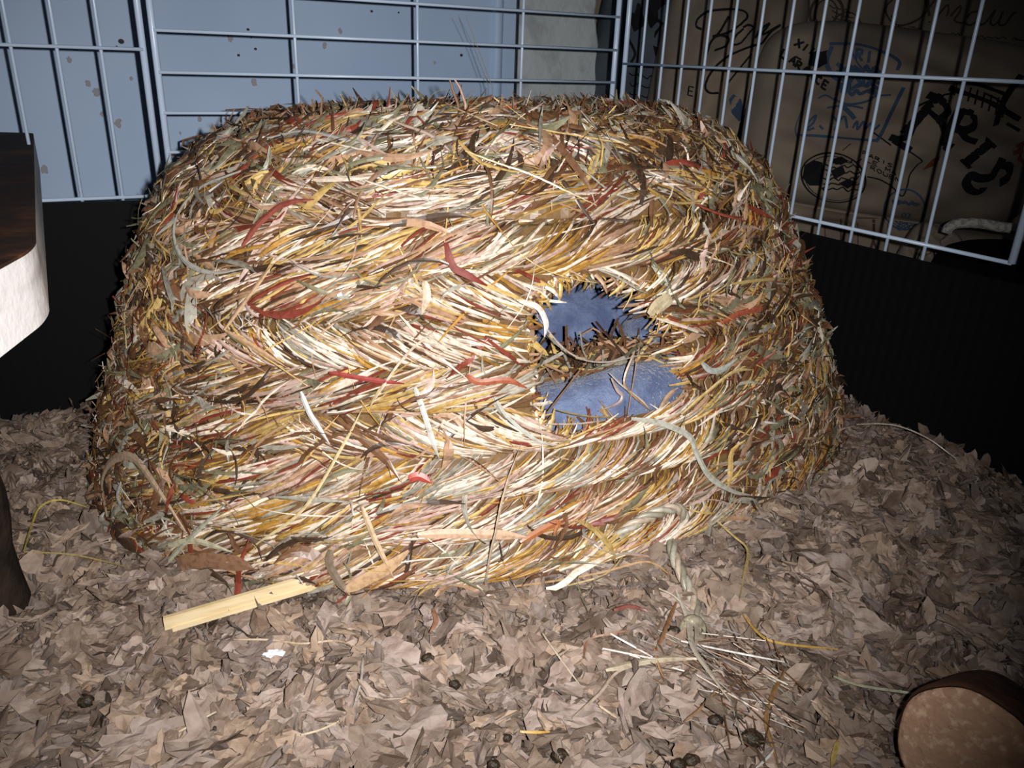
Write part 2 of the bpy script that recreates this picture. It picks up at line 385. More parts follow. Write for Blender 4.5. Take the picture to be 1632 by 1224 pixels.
for x, w in ((1340, 4), (1392, 7)):
    ink(mb, tSeat, [(x, 350), (x, 372), (x-1, 390)], w*.6); ink(mb, tSeat, [(x-1, 385), (x-w, 404), (x-w*1.8, 422)], 3.5); ink(mb, tSeat, [(x, 385), (x+w, 404), (x+w*1.5, 424)], 3.5); ink(mb, tSeat, [(x-w, 402), (x+w, 404)], 3)
for x in (1314, 1356, 1366, 1414): ink(mb, tSeat, [(x, 356), (x+1, 385), (x, 412)], 1.5)
ink(mb, tSeat, [(1362, 348), (1402, 348)], 1.8)
mb.build('tower_print', mInkR, seat)

cA, tA = pillow('cushion', 1062, 60, .092, .15, .09, 1.13, rot=-.15, mat=mFab2)
tag(cA, 'blue-grey cushion with heavy black ornament, leftmost on the sofa beside the plaster pier', 'cushion')
mb = MB()
for p in ([(1003, 0), (1020, 5), (1030, 40), (1010, 52), (1002, 30)], [(1028, -5), (1062, 0), (1058, 38), (1044, 60), (1034, 38)], [(1060, 45), (1078, 42), (1086, 66), (1074, 78), (1062, 68)], [(1040, 72), (1055, 78), (1060, 92), (1046, 96)]):
    blob(mb, tA, p)
ink(mb, tA, [(1066, 8), (1086, 20), (1078, 48), (1092, 62)], 8); ink(mb, tA, [(1000, 60), (1012, 84), (1006, 100)], 4)
word(mb, tA, 'ETE', 1050, 118, 6, 1, -1, 9, 2)
for k in range(4): scrawl(mb, tA, 1004, 118+k*16, 1040, 124+k*16, 4, 8, 1.8, 60+k)
mb.build('ornament_print', mInk, cA)
cB, tB = pillow('cushion', 1150, 150, .085, .15, .11, 1.05, rot=-.12, lean=.1)
tag(cB, 'beige cushion with large black handwritten Bon and a pen nib print', 'cushion')
mb = MB()
for st, w in [([(1118, 47), (1110, 42), (1113, 30), (1130, 18), (1160, 15), (1184, 18), (1191, 26), (1184, 36), (1165, 50), (1136, 60)], 3.4), ([(1162, 26), (1148, 50), (1133, 68), (1126, 88)], 4),
              ([(1136, 58), (1150, 56), (1162, 62), (1156, 74), (1139, 81)], 3.6), ([(1185, 46), (1174, 56), (1168, 70), (1180, 68), (1192, 54), (1200, 44), (1192, 40), (1184, 44)], 3.2),
              ([(1214, 40), (1203, 60), (1216, 44), (1226, 38), (1214, 56), (1244, 40), (1228, 52), (1214, 70)], 3.4), ([(1214, 70), (1190, 76), (1160, 90), (1136, 112), (1124, 136), (1130, 147), (1146, 148)], 3.4),
              ([(1198, 86), (1180, 108), (1158, 136)], 2.8)]: ink(mb, tB, st, w)
blob(mb, tB, [(1216, 118), (1213, 134), (1207, 145), (1200, 140), (1198, 128)]); blob(mb, tB, [(1204, 140), (1200, 160), (1192, 163), (1195, 143)])
ink(mb, tB, [(1219, 105), (1215, 122)], 2); ink(mb, tB, [(1188, 182), (1184, 205), (1176, 236)], 12)
word(mb, tB, 'E', 1098, 138, 8, 2, -2, 14, 2.2)
mb.build('handwriting_print', mInk, cB)
mb = MB(); blob(mb, tB, [(1163, 158), (1170, 150), (1182, 158), (1186, 182), (1178, 194), (1166, 180)]); blob(mb, tB, [(1213, 160), (1222, 172), (1231, 180), (1224, 192), (1212, 182)])
word(mb, tB, 'COL', 1188, 170, 7, 3, -2, 13, 2.4)
mb.build('blue_print', mInkB, cB)
cC, tC = pillow('cushion', 1440, 200, .160, .098, .12, .98, rot=-.09, lean=.12, p=3.6, n=56)
tag(cC, 'wide beige cushion printed with bold PARIS, blue crest and black oval stamp', 'cushion')
mb = MB()
word(mb, tC, 'XII', 1273, 62, 9, 5, -8, 10, 3.2, 1.15)
word(mb, tC, '-', 1268, 90, 9, 6, 0, 0, 2.4)
word(mb, tC, 'LA', 1250, 78, 8, 6, -6, 12, 3.2, 1.6); word(mb, tC, 'RANCE', 1272, 97, 7, 5, -5, 11, 3.2, 1.5)
blob(mb, tC, [(1292, 84), (1304, 80), (1318, 86), (1319, 102), (1304, 110), (1288, 104)]); blob(mb, tC, [(1310, 82), (1320, 80), (1316, 90)])
# the bold word PARIS, slanting down to the right
bold = [([(1452, 240), (1438, 232), (1424, 224)], 9), ([(1455, 200), (1446, 218), (1430, 222), (1418, 219)], 11), ([(1500, 150), (1480, 170), (1462, 190), (1440, 214)], 13), ([(1478, 150), (1500, 160), (1510, 178), (1498, 190)], 10), ([(1478, 176), (1500, 196), (1508, 214)], 9),
        ([(1530, 178), (1518, 200), (1506, 226), (1516, 236)], 14), ([(1526, 176), (1548, 182), (1552, 200), (1536, 208), (1522, 204)], 11), ([(1530, 208), (1540, 220), (1556, 226)], 8),
        ([(1578, 228), (1558, 244), (1538, 262)], 12), ([(1531, 255), (1546, 269)], 7), ([(1570, 221), (1586, 236)], 7),
        ([(1598, 252), (1588, 268), (1578, 282), (1560, 284), (1548, 280), (1540, 290), (1546, 302), (1560, 306), (1568, 298)], 11), ([(1596, 262), (1608, 266), (1606, 282), (1592, 292)], 11), ([(1570, 150), (1590, 160), (1604, 176)], 4)]
for st, w in bold: ink(mb, tC, st, w)
mb.build('paris_print', mInk, cC); mb = MB()
for st, w in [([(1512, 140), (1540, 150), (1580, 165), (1625, 190)], 7), ([(1520, 128), (1560, 136), (1600, 150)], 6), ([(1628, 120), (1600, 160), (1586, 200)], 8), ([(1604, 196), (1625, 208)], 4), ([(1460, 170), (1500, 152), (1520, 148)], 3)]: ink(mb, tC, st, w)
for k in range(8): ink(mb, tC, [(1525+k*11, 132+k*4), (1520+k*11, 152+k*5)], 2.4)
mb.build('lattice_print', mInk, cC)
mb = MB(); ink(mb, tC, ell(1328, 283, 52, 38, .25), 2.6); ink(mb, tC, ell(1328, 284, 47, 34, .25), 1.2)
blob(mb, tC, [(1282, 262), (1296, 254), (1310, 258), (1312, 278), (1306, 296), (1290, 296), (1278, 284)])
for p in ([(1318, 256), (1340, 250), (1352, 258), (1340, 264)], [(1324, 272), (1342, 264), (1348, 276), (1330, 286)], [(1336, 292), (1352, 284), (1366, 290), (1350, 300)], [(1308, 300), (1318, 296), (1314, 306)]): blob(mb, tC, p)
for k in range(6): scrawl(mb, tC, 1314, 262+k*8, 1372, 256+k*9, 3.5, 9, 2, 80+k)
ink(mb, tC, [(1342, 240), (1356, 228)], 1.4); ink(mb, tC, [(1382, 281), (1402, 286), (1420, 296), (1438, 312), (1446, 296), (1450, 278), (1462, 262), (1469, 255), (1448, 240)], 2)
ink(mb, tC, [(1390, 210), (1412, 226), (1420, 232)], 2)
for k, s in enumerate(['PARIS', 'LE MAI', 'ROUEN']): word(mb, tC, s[:6], 1376+k*6, 240+k*12, 7, 3.2, -1, 6, 1.4, 1.4)
mb.build('oval_stamp_print', mInk, cC)
mb = MB()
ink(mb, tC, [(1322, 70), (1370, 72), (1408, 84), (1432, 98), (1430, 112)], 5); ink(mb, tC, [(1326, 74), (1318, 100), (1326, 120), (1340, 128)], 6)
word(mb, tC, 'RII', 1366, 78, 10, 2, -2, 17, 4, 1.5); ink(mb, tC, [(1358, 84), (1374, 108), (1400, 116)], 2.4)
for k in range(5): scrawl(mb, tC, 1338, 108+k*9, 1398, 112+k*9, 7, 10, 5, 100+k)
ink(mb, tC, [(1304, 156), (1316, 151), (1330, 158), (1352, 166), (1380, 162), (1396, 154), (1420, 152)], 3); ink(mb, tC, [(1318, 172), (1350, 168), (1376, 172)], 3); ink(mb, tC, [(1340, 166), (1354, 180), (1362, 190)], 6)
for st in ([(1282, 208), (1296, 196), (1300, 184), (1288, 196), (1284, 208), (1298, 204)], [(1306, 200), (1312, 206)], [(1326, 184), (1336, 198), (1330, 206), (1345, 186), (1350, 204)], [(1358, 204), (1366, 194), (1366, 206), (1376, 194), (1378, 206), (1388, 196), (1390, 208), (1402, 198)]): ink(mb, tC, st, 3.4)
ink(mb, tC, [(1274, 216), (1330, 218), (1396, 224)], 4); ink(mb, tC, [(1298, 128), (1282, 164), (1268, 204), (1272, 224)], 2); ink(mb, tC, [(1440, 140), (1420, 180), (1404, 214), (1396, 226)], 5)
mb.build('blue_crest_print', mInkB, cC)
mb = MB(); blob(mb, tC, [(1470, 270), (1486, 252), (1498, 248), (1492, 262)]); blob(mb, tC, [(1618, 232), (1632, 225), (1632, 262), (1620, 254)]); ink(mb, tC, [(1614, 244), (1630, 240)], 6)
mb.build('rust_leaf_print', mInkO, cC)
mb = MB(); ink(mb, tSeat, ell(1442, 334, 33, 32), 2.6); ink(mb, tSeat, ell(1442, 334, 29, 28), 1.2); ink(mb, tC, ell(1442, 334, 33, 32), 2.6)
for t_ in (tC, tSeat): word(mb, t_, '07', 1438, 338, 6, 1, -1, 8, 2.2, 1.2)
for k in range(4): scrawl(mb, tSeat, 1424+k*2, 350+k*5, 1466-k*3, 348+k*5, 3, 9, 2, 130+k); scrawl(mb, tC, 1424, 322, 1464, 324, 4, 9, 2.4, 140+k)
mb.build('round_stamp_print', mInkB, seat)
cD, tD = pillow('cushion', 1478, 418, .026, .036, .04, .92, rot=-.3)
tag(cD, 'small rounded beige bolster end at the front edge of the sofa seat', 'cushion')
mb = MB(); ink(mb, tD, ell(1476, 415, 13, 22, .2), 2.4); scrawl(mb, tD, 1444, 436, 1470, 415, 3, 7, 2.6, 3)
mb.build('ring_print', mInk, cD)
# the black bag with its pale rope handle
bag = empty('bag', tuple(hit_plane(1590, 420, K+dR*.5+nR*.22, nR)*np.array([1, 1, 0]) + np.array([0, 0, -.14])))
tag(bag, 'black bag with a pale rope handle, at the right edge behind the fence', 'bag')
bc = hit_plane(1590, 470, K+nR*.26, nR)
body, tbag = pillow('body', 1605, 550, .085, .10, .06, .92, mat=mBag, p=5, parent=bag)
mb = MB(); rp = [(1508, 372), (1513, 362), (1530, 356), (1560, 356), (1590, 361), (1625, 368), (1650, 392)]
pp = catmull(rp, 8); P = np.array([CAM + norm(ray(x, y))*.76 for x, y in pp])
tube(mb, P, .0042, 10); mb.build('handle', mRopeH, bag, smooth=True)

# ---------------------------------------------------------------- the pen: black board walls
def wall(name, side, length, outward, zt0, zt1):
    # corrugated board: outer skin with fine vertical fluting
    n = int(length/.004); s = np.linspace(-.002, length, n); V = []
    for k, ss in enumerate(s):
        zt = zt0 + (zt1-zt0)*ss/length; w = .0002*(k % 2)
        a = K + side*ss - outward*w
        V += [a - Z*.03, a + Z*zt, a + Z*zt + outward*.004, a - Z*.03 + outward*.004]
    i = np.arange(n-1)[:, None, None]*4; j = np.arange(4)[None, :, None]
    Q = np.concatenate([i+j, i+(j+1) % 4, i+4+(j+1) % 4, i+4+j], -1).reshape(-1, 4)
    return mesh(name, np.array(V), [Q, np.array([[0, 1, 2, 3]]), np.array([[0, 3, 2, 1]])+4*(n-1)], mBlack)
wb = wall('pen_wall_board', dB, .95, nB, .1525, .168)
tag(wb, 'black corrugated board wall along the back and left, below the pale fence', 'pen wall')
wr_ = wall('pen_wall_board', dR, .70, nR, .1525, .146)
tag(wr_, 'black corrugated board wall along the right side below the fence', 'pen wall')
mb = MB(); c_ = [K+dB*.95+dR*0, K, K+dR*.70, K+dR*.85+dB*.95]
c_ = [K - Z*.03, K+dR*.70 - Z*.03, K+dR*.95+dB*.95 - Z*.03, K+dB*.95 - Z*.03]
mb.add(c_ + [p - Z*.004 for p in c_], [[0, 1, 2, 3], [7, 6, 5, 4], [0, 4, 5, 1], [1, 5, 6, 2], [2, 6, 7, 3], [3, 7, 4, 0]])
tray = mb.build('pen_floor_board', mBlack); tag(tray, 'black board base of the pen under the paper bedding', 'pen floor')

# ---------------------------------------------------------------- wire panels
SC = 1.043; PW = .0268*SC
def panel(side, outward, s0, s1, verts, hors, zlo, zhi, label, rf=.0024, rw=.00122, poles=(True, True)):
    base = K + side*((s0+s1)/2) + outward*.0095
    root = empty('wire_panel', tuple(base)); tag(root, label, 'fence panel', 'wire panels fencing the pen')
    def pt(s, z, o=.0095): return K + side*s + outward*o + Z*z
    for k, s in enumerate((s0, s1)):
        if poles[k]:
            mb = MB(); tube(mb, [pt(s, zlo), pt(s, (zlo+zhi)/2), pt(s, zhi)], rf, 14); mb.build('frame_pole', mWire, root, smooth=True)
    for z in (zlo, zhi):
        mb = MB(); tube(mb, [pt(s0, z), pt((s0+s1)/2, z), pt(s1, z)], rf if z == zhi else rw*1.1, 12); mb.build('frame_rail', mWire, root, smooth=True)
    for s in verts:
        mb = MB(); tube(mb, [pt(s, zlo-.022 if verts[0] > -5 and len(verts) > 6 else zlo), pt(s, zhi)], rw, 10); mb.build('wire', mWire, root, smooth=True)
    for z in hors:
        mb = MB(); tube(mb, [pt(s0, z, .0095-2*rw*.9), pt(s1, z, .0095-2*rw*.9)], rw, 10); mb.build('wire', mWire, root, smooth=True)
    return root
def sOn(x, y, side, outward):
    p = hit_plane(x, y, K + outward*.0095, outward); return (p-K) @ side, p[2]
sBL = sOn(256, 150, dB, nB)[0]; sBR = sOn(981, 80, dB, nB)[0]
bv = [sOn(x, 0, dB, nB)[0] for x in (466, 665, 835)]
h0 = sOn(480, 58, dB, nB)[1]
panel(dB, nB, sBR, sBL, bv, [h0 + PW*k*1.0 for k in range(-4, 4)], .160, h0+PW*4,
      'pale blue wire panel with closely spaced horizontal wires, in the middle behind the straw house')
sLR = sOn(228, 80, dB, nB)[0]
zl = sOn(150, 76, dB, nB)[1]; zl0 = sOn(130, 317, dB, nB)[1]
lv = [sLR + PW*.97*k for k in range(1, 13)]
panel(dB, nB, sLR, sLR+PW*13*.97, lv, [zl, zl+.10], zl0, zl+.20,
      'pale blue wire panel with closely spaced vertical wires, at the left beyond the wooden shelf')
rv = [sOn(x, 0, dR, nR)[0] for x in (1032, 1065, 1098, 1135, 1176, 1219, 1266.6, 1318, 1371.5, 1431, 1497, 1567)]
zr = sOn(1400, 120, dR, nR)[1]; zr0 = sOn(1400, 374, dR, nR)[1]
sRN = sOn(1599, 468, dR, nR)[0]; sR0 = sOn(996, 100, dR, nR)[0]
panel(dR, nR, sR0, sRN, rv, [zr, zr+.103], zr0, zr+.206, 'pale blue wire panel with vertical wires at the right in front of the sofa')
sRN2 = sOn(1629, 470, dR, nR)[0]
panel(dR, nR, sRN2, sRN2+.365, [sRN2+PW*k for k in range(1, 13)], [zr, zr+.103], zr0, zr+.206, 'nearest pale blue wire panel, only its end pole seen at the right edge')

# ---------------------------------------------------------------- bedding
def bed_frame(P):
    e = .004; x, y = P[..., 0], P[..., 1]
    gx = (zb(x+e, y)-zb(x-e, y))/(2*e); gy = (zb(x, y+e)-zb(x, y-e))/(2*e)
    return norm(np.stack([-gx, -gy, np.ones_like(gx)], -1))
gx = np.linspace(-.62, .62, 150); gy = np.linspace(.05, .84, 110)
X, Y = np.meshgrid(gx, gy, indexing='ij')
ok = (((K[0]-X)*nR[0]+(K[1]-Y)*nR[1]) > .001) & (((K[0]-X)*nB[0]+(K[1]-Y)*nB[1]) > .001)
Vb = np.stack([X, Y, zb(X, Y)-.004], -1).reshape(-1, 3)
i, j = np.meshgrid(np.arange(149), np.arange(109), indexing='ij'); q = i*110+j
Qb = np.stack([q, q+110, q+111, q+1], -1).reshape(-1, 4); okf = ok.reshape(-1)[Qb].all(1)
bedbase = MB(); bedbase.add(Vb, Qb[okf], C=(.15, .12, .10))

PAPER = .60*np.array([(.47, .36, .285), (.40, .30, .235), (.52, .41, .34), (.33, .245, .185), (.44, .35, .30), (.50, .37, .27), (.28, .20, .15)])
def flakes(n, ctr, size, tilt, rng, k=6):
    """n crumpled paper pieces -> verts (n,k*k,3)"""
    u = np.linspace(-1, 1, k); U, V2 = np.meshgrid(u, u, indexing='ij'); U = U[None]; V2 = V2[None]
    # squash the square to a rounded, ragged outline
    r = np.maximum(np.abs(U), np.abs(V2)); ang = np.arctan2(V2, U)
    ph = rng.random((n, 1, 1))*6.28; ph2 = rng.random((n, 1, 1))*6.28; ph3 = rng.random((n, 1, 1))*6.28
    rad = 1 + .24*np.cos(2*ang+ph) + .18*np.cos(3*ang+ph2) + .13*np.cos(5*ang+ph3) + .15*rng.normal(size=(n, k, k))*(r > .9)
    X = r*rad*np.cos(ang); Yv = r*rad*np.sin(ang)*(rng.random((n, 1, 1))*.55+.38)
    a1 = rng.random((n, 1, 1))*6.28; a2 = rng.random((n, 1, 1))*6.28
    Zv = .26*rng.normal(size=(n, 1, 1))*(X*np.cos(a1)+Yv*np.sin(a1))**2 + .26*np.abs(X*np.cos(a2)+Yv*np.sin(a2)-.2*rng.normal(size=(n, 1, 1)))*rng.normal(size=(n, 1, 1)) + .06*rng.normal(size=(n, k, k)) + .10*np.abs(np.sin((X*np.cos(a2)-Yv*np.sin(a1))*4+ph))
    L = np.stack([X, Yv, Zv], -1).reshape(n, k*k, 3)*size[:, None, None]
    N = bed_frame(ctr); t = rng.normal(size=(n, 3))*tilt[:, None]; N = norm(N + t)
    A = norm(np.cross(N, rng.normal(size=(n, 3)))); B = np.cross(N, A)
    R = np.stack([A, B, N], 1)                       # rows
    return ctr[:, None, :] + L @ R
def flake_faces(k=6):
    i, j = np.meshgrid(np.arange(k-1), np.arange(k-1), indexing='ij'); q = i*k+j
    return np.stack([q, q+k, q+k+1, q+1], -1).reshape(-1, 4)
FQ = flake_faces()
def bed_random(n, rng, near=False):
    out = []
    while sum(map(len, out)) < n:
        x = rng.uniform(-.5, .45, 6000); y = rng.uniform(.10 if near else .12, .8, 6000)
        P = np.stack([x, y, zb(x, y)], -1); a, b = proj(P)
        m = (a > -420) & (a < 1900) & (b < 1400)
        m &= (((K[0]-x)*nR[0]+(K[1]-y)*nR[1]) > .012) & (((K[0]-x)*nB[0]+(K[1]-y)*nB[1]) > .012)
        # thinner under the middle of the house
        m &= ~((((x+.02)/.19)**2+((y-.50)/.13)**2 < 1))
        out.append(P[m])
    return np.concatenate(out)[:n]
rng = np.random.default_rng(5)
nF = 22000
C0 = bed_random(nF, rng)
size = rng.gamma(3.0, .0013, nF)+.0022; size = np.minimum(size, .010)
C0[:, 2] += rng.random(nF)*.010-.002
FV = flakes(nF, C0, size, .18+.6*rng.random(nF), rng)
colr = PAPER[rng.integers(0, len(PAPER), nF)]*(.45+.65*rng.random((nF, 1)))
bedbase.add(FV.reshape(-1, 3), (FQ[None]+(np.arange(nF)*36)[:, None, None]).reshape(-1, 4), C=np.repeat(colr, 36, 0))
bed = bedbase.build('paper_bedding', mPaper, col=True)
tag(bed, 'shredded brown paper bedding heaped over the pen floor', 'bedding', kind='stuff')
# the 300 largest flakes, each its own thing, lying on top
sel = []
rg = np.random.default_rng(77)
while len(sel) < 300:
    px, py = rg.uniform(-10, 1640), rg.uniform(700, 1235)
    yl = np.interp(px, [0, 150, 250, 345, 600, 900, 1060, 1200, 1345, 1640], [700, 800, 920, 960, 950, 900, 840, 800, 730, 850])
    if py < yl+12 or rg.random() > .25+.75*(py-700)/530: continue
    if px < 60 and py < 1030: continue
    if px > 1400 and py > 1080: continue
    sel.append(on_bed(px, py, .006))
selpx = [proj(p) for p in sel]; sel = np.array(sel); sz = .006+.0065*rg.random(300)**1.5
sel[:, 2] += .0035
LV = flakes(300, sel, sz, .10+.16*rg.random(300), rg)
lc = PAPER[rg.integers(0, len(PAPER)-1, 300)]*(.9+.3*rg.random((300, 1)))
for k in range(300):
    o = mesh('paper_flake', LV[k], [FQ], mPaper, col=lc[k])
    fx, fy = selpx[k]; lum = lc[k].mean()
    tone = 'pale' if lum > .252 else ('dark brown' if lum < .179 else 'mid-brown')
    if fy > 1040: place = 'at the bottom left corner' if fx < 260 else 'near the bottom edge left of centre' if fx < 600 else 'near the bottom edge in the middle' if fx < 960 else 'around the hay wisps' if fx < 1280 else 'just left of the round log'
    elif fx < 150: place = 'beside the dark shelf leg'
    elif fx < 330: place = 'by the left foot of the straw house'
    elif fx < 620: place = 'between the cane strip and the front edge'
    elif fx < 860: place = 'below the long dangling straw'
    elif fx < 1060: place = 'left of the knotted cord'
    elif fx < 1240: place = 'right of the knotted cord'
    elif fy < 850: place = 'on the heap against the right black wall'
    else: place = 'in the hollow above the round log'
    sizew = 'large' if sz[k] > .0095 else 'medium'
    tag(o, f'{sizew} crumpled {tone} flake of paper {place}', 'paper flake', f'{sizew} {tone} flakes {place}')

# ---------------------------------------------------------------- the straw house
cx, cy, phi, a0_, b0_, a1_, b1_, hh, tx, ty, rs, z0, bl, eg, eh = [-.0221, .4899, .392, .2405, .1815, .1548, .1459, .1900, .0455, -.0403, .0469, .0385, .0020, .0548, -.011]
hh_s = hh-rs; L1 = math.hypot(hh_s, .06); L2 = rs*math.pi/2; L3 = .105; LT = L1+L2+L3
NROW = 16; PITCHR = LT/NROW
def HS(th, s, off=0.):
    th, s = np.broadcast_arrays(np.asarray(th, float), np.asarray(s, float))
    k1 = np.clip(s/L1, -.2, 1); k2 = np.clip((s-L1)/L2, 0, 1)*math.pi/2; k3 = np.clip((s-L1-L2)/L3, 0, 1)
    z = k1*hh_s + rs*np.sin(k2) + .004*np.sin(th*3+1)*np.clip(s/LT, 0, 1)
    t = np.clip(z/hh, 0, 1); ins = rs*(1-np.cos(k2)); B = bl*4*t*(1-t)
    a = (a0_+(a1_-a0_)*t-ins+B)*(1+eg*np.cos(th)*(1-t)+eh*np.cos(th)*t); b = b0_+(b1_-b0_)*t-ins+B
    b = np.where(np.sin(th) > 0, b*(.90+0*b), b)
    a = a*(1+.045*np.clip(np.cos(th), 0, 1)**2*np.clip(t*1.6, 0, 1))*(1-k3*.97); b = b*(1-k3*.97)
    x = a*np.cos(th); y = b*np.sin(th); c, sn = math.cos(phi), math.sin(phi)
    X, Yy = c*x-sn*y, sn*x+c*y
    P = np.stack([X - z*math.sin(tx), Yy - z*math.sin(ty), z + X*math.sin(tx) + Yy*math.sin(ty)], -1)
    return P + np.array([cx, cy, z0])
def HN(th, s):
    e = 1e-3
    return norm(np.cross(HS(th+e, s)-HS(th-e, s), HS(th, s+e*.5)-HS(th, s-e*.5)))
def bulge(s):
    w = (s/PITCHR) % 1.0; return .0062*np.sqrt(np.clip(1-(2*w-1)**2, 0, 1))
HOLE = np.array([(856, 476), (880, 458), (915, 448), (985, 450), (1015, 462), (1036, 492), (1062, 512), (1080, 545), (1085, 600), (1078, 640), (1050, 655), (960, 672), (905, 690), (868, 690), (855, 640), (850, 560), (850, 500)], float)
def in_hole(P, grow=0.):
    x, y = proj(P); c = HOLE.mean(0); H2 = c + (HOLE-c)*(1+grow)
    ins = np.zeros(x.shape, bool); n = len(H2); j = n-1
    for i in range(n):
        xi, yi = H2[i]; xj, yj = H2[j]
        ins ^= ((yi > y) != (yj > y)) & (x < (xj-xi)*(y-yi)/(yj-yi+1e-9)+xi); j = i
    return ins & (P[..., 1] < .52)
PAL = dict(cream=(.60, .52, .42), straw=(.42, .29, .10), gold=(.31, .165, .03), tan=(.31, .19, .115), pink=(.40, .285, .235), rust=(.17, .035, .02), sage=(.145, .135, .08), brown=(.115, .055, .025), grey=(.25, .235, .19), dark=(.045, .026, .015))
names = list(PAL); PA = np.array([PAL[k] for k in names])
def pick(n, w, rng):
    p = np.array([w.get(k, 0) for k in names], float); p /= p.sum()
    c = PA[rng.choice(len(names), n, p=p)]; return c*(.8+.35*rng.random((n, 1)))
house = empty('straw_house', tuple(HS(0, 0)*0+np.array([cx, cy, z0])))
tag(house, 'large domed small-pet house braided from straw and grass with a round entrance', 'pet house')
dens = 1.0
rng = np.random.default_rng(3)
def front_weight(th):                  # the photo-facing half carries most of the straws
    return 1.
# mean radius for arc length
def speed(th, s):
    e = 1e-3; return np.linalg.norm(HS(th+e, s)-HS(th-e, s), axis=-1)/(2*e)
for r in range(NROW):
    s0 = r*PITCHR; sc = s0+PITCHR/2
    mb = MB()
    # the cord itself
    nth = 300; m = 12; th = np.linspace(0, 2*np.pi, nth, endpoint=False); al = np.linspace(0, 2*np.pi, m, endpoint=False)
    TH, AL = np.meshgrid(th, al, indexing='ij')
    cen = HS(th, sc); nn = HN(th, sc); ts = norm(HS(th, sc+.002)-HS(th, sc-.002))
    wv = 1+.12*np.sin(th*70)
    ring = cen[:, None]-nn[:, None]*.004 + (np.cos(AL)*.0112)[..., None]*ts[:, None] + (np.sin(AL)*.0072*wv[:, None])[..., None]*nn[:, None]
    i, j = np.meshgrid(np.arange(nth), np.arange(m), indexing='ij')
    Q = np.stack([i*m+j, ((i+1) % nth)*m+j, ((i+1) % nth)*m+(j+1) % m, i*m+(j+1) % m], -1).reshape(-1, 4)
    Vr = ring.reshape(-1, 3); fc = Vr[Q].mean(1); Q = Q[~in_hole(fc, .03)]
    mb.add(Vr, Q, C=(.13, .075, .03))
    # the straws: bunches that fan up to the right (sometimes down), tucked under the row's edges
    per = float(speed(np.linspace(0, 6.28, 60), sc).mean()*2*np.pi)
    nb = int(per/.0165)+2
    th_u = np.linspace(0, 2*np.pi, 721); sp_ = speed(th_u, sc); cum = np.concatenate([[0], np.cumsum((sp_[1:]+sp_[:-1])/2*np.diff(th_u))])
    ub = (np.arange(nb)+.3*rng.random(nb))/nb*cum[-1]; thb = np.interp(ub, cum, th_u)
    nper = 30 if r < 11 else 22
    N = nb*nper
    bi = np.repeat(np.arange(nb), nper)
    thc = thb[bi]; spd = np.interp(thc, th_u, sp_)
    # bunch direction
    xloc = np.cos(thc)
    basea = [26, 20, 30, 24, 22, -26, 30, 24, 20, 26, 22, 20, 18, 24, 20, 18][r]
    fl = np.ones(nb)
    if r in (3, 6, 8, 9): fl = np.where(np.sin(thb*5+r*1.7) > .35, -1, 1)
    ang = np.radians(basea*fl[bi] + rng.normal(size=nb)[bi]*6 + rng.normal(size=N)*6)
    ln = .016+.024*rng.random(N)
    du = rng.normal(size=N)*.0035; ds = (rng.random(N)-.5)*PITCHR*.86; ang = ang + ds*14*fl[bi]
    k = 6; t = np.linspace(-.5, .5, k)[None]
    crv = rng.normal(size=N)*.10
    su = du[:, None] + np.cos(ang)[:, None]*ln[:, None]*t
    ss = ds[:, None] + np.sin(ang)[:, None]*ln[:, None]*t*(1-.2*t) + crv[:, None]*ln[:, None]*(t**2-.1)
    ssc = np.clip(ss, -PITCHR*.56, PITCHR*.56); THp = thc[:, None]+su/spd[:, None]; Sp = sc+ssc
    P = HS(THp, Sp); Nn = HN(THp, Sp)
    w_ = np.clip(1-(ssc/(PITCHR*.5))**2, 0, 1)**.5
    lay = .0012+.0035*rng.random(N)
    outw = -.0022 + .0078*w_ + lay[:, None]*(.3+.7*w_)*.7 + .0022*np.sin(np.pi*(t+.62)) + np.abs(rng.normal(size=N))[:, None]*.0008*(t+.5)**3*2
    P = P + Nn*outw[..., None]
    wid = (.0003+.0006*rng.random(N)**1.8)[:, None]*np.interp(t[0], [-.5, -.4, .35, .5], [.6, 1, 1, .35])[None]
    wts_c = dict(cream=5, straw=2.2, gold=1.5, tan=1.9, pink=2.4, rust=.8, sage=.4, brown=1.2, grey=1.1, dark=.2)
    wts_b = dict(cream=.22, straw=1.0, gold=2.2, tan=1.0, pink=.3, rust=.5, sage=1.5, brown=4.2, grey=.4, dark=2.4)
    bcol_c = pick(nb, wts_c, rng)[bi]; bcol_b = pick(nb, wts_b, rng)[bi]
    px_, py_ = proj(P[:, k//2])
    # pale straw front left, browner grass right and top; flash falloff partly in colour
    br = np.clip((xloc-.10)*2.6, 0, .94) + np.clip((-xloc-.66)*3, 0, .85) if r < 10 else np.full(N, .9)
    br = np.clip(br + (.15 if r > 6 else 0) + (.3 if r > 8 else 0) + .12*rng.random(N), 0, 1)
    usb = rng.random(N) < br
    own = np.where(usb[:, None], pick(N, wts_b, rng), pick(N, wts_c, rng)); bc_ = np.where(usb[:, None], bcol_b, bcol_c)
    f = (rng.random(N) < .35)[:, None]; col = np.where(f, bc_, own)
    col = col*(.62 if r > 9 else .80 if r > 7 else 1.)  # upper rows dimmed in the straw colour, as grazing flash leaves them
    keep = ~(in_hole(P[:, 1], .0) | in_hole(P[:, k//2], .02) | in_hole(P[:, -2], .0)) & ~(in_hole(P[:, 0], -.1) | in_hole(P[:, -1], -.1))
    keep &= ~((P[:, 2, 1] > .56) & (rng.random(N) < .5) & (r < 9))
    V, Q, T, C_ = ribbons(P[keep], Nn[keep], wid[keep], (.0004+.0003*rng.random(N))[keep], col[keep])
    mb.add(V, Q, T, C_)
    mb.build('braided_row' if r < 11 else 'top_coil', mStraw, house, col=True)

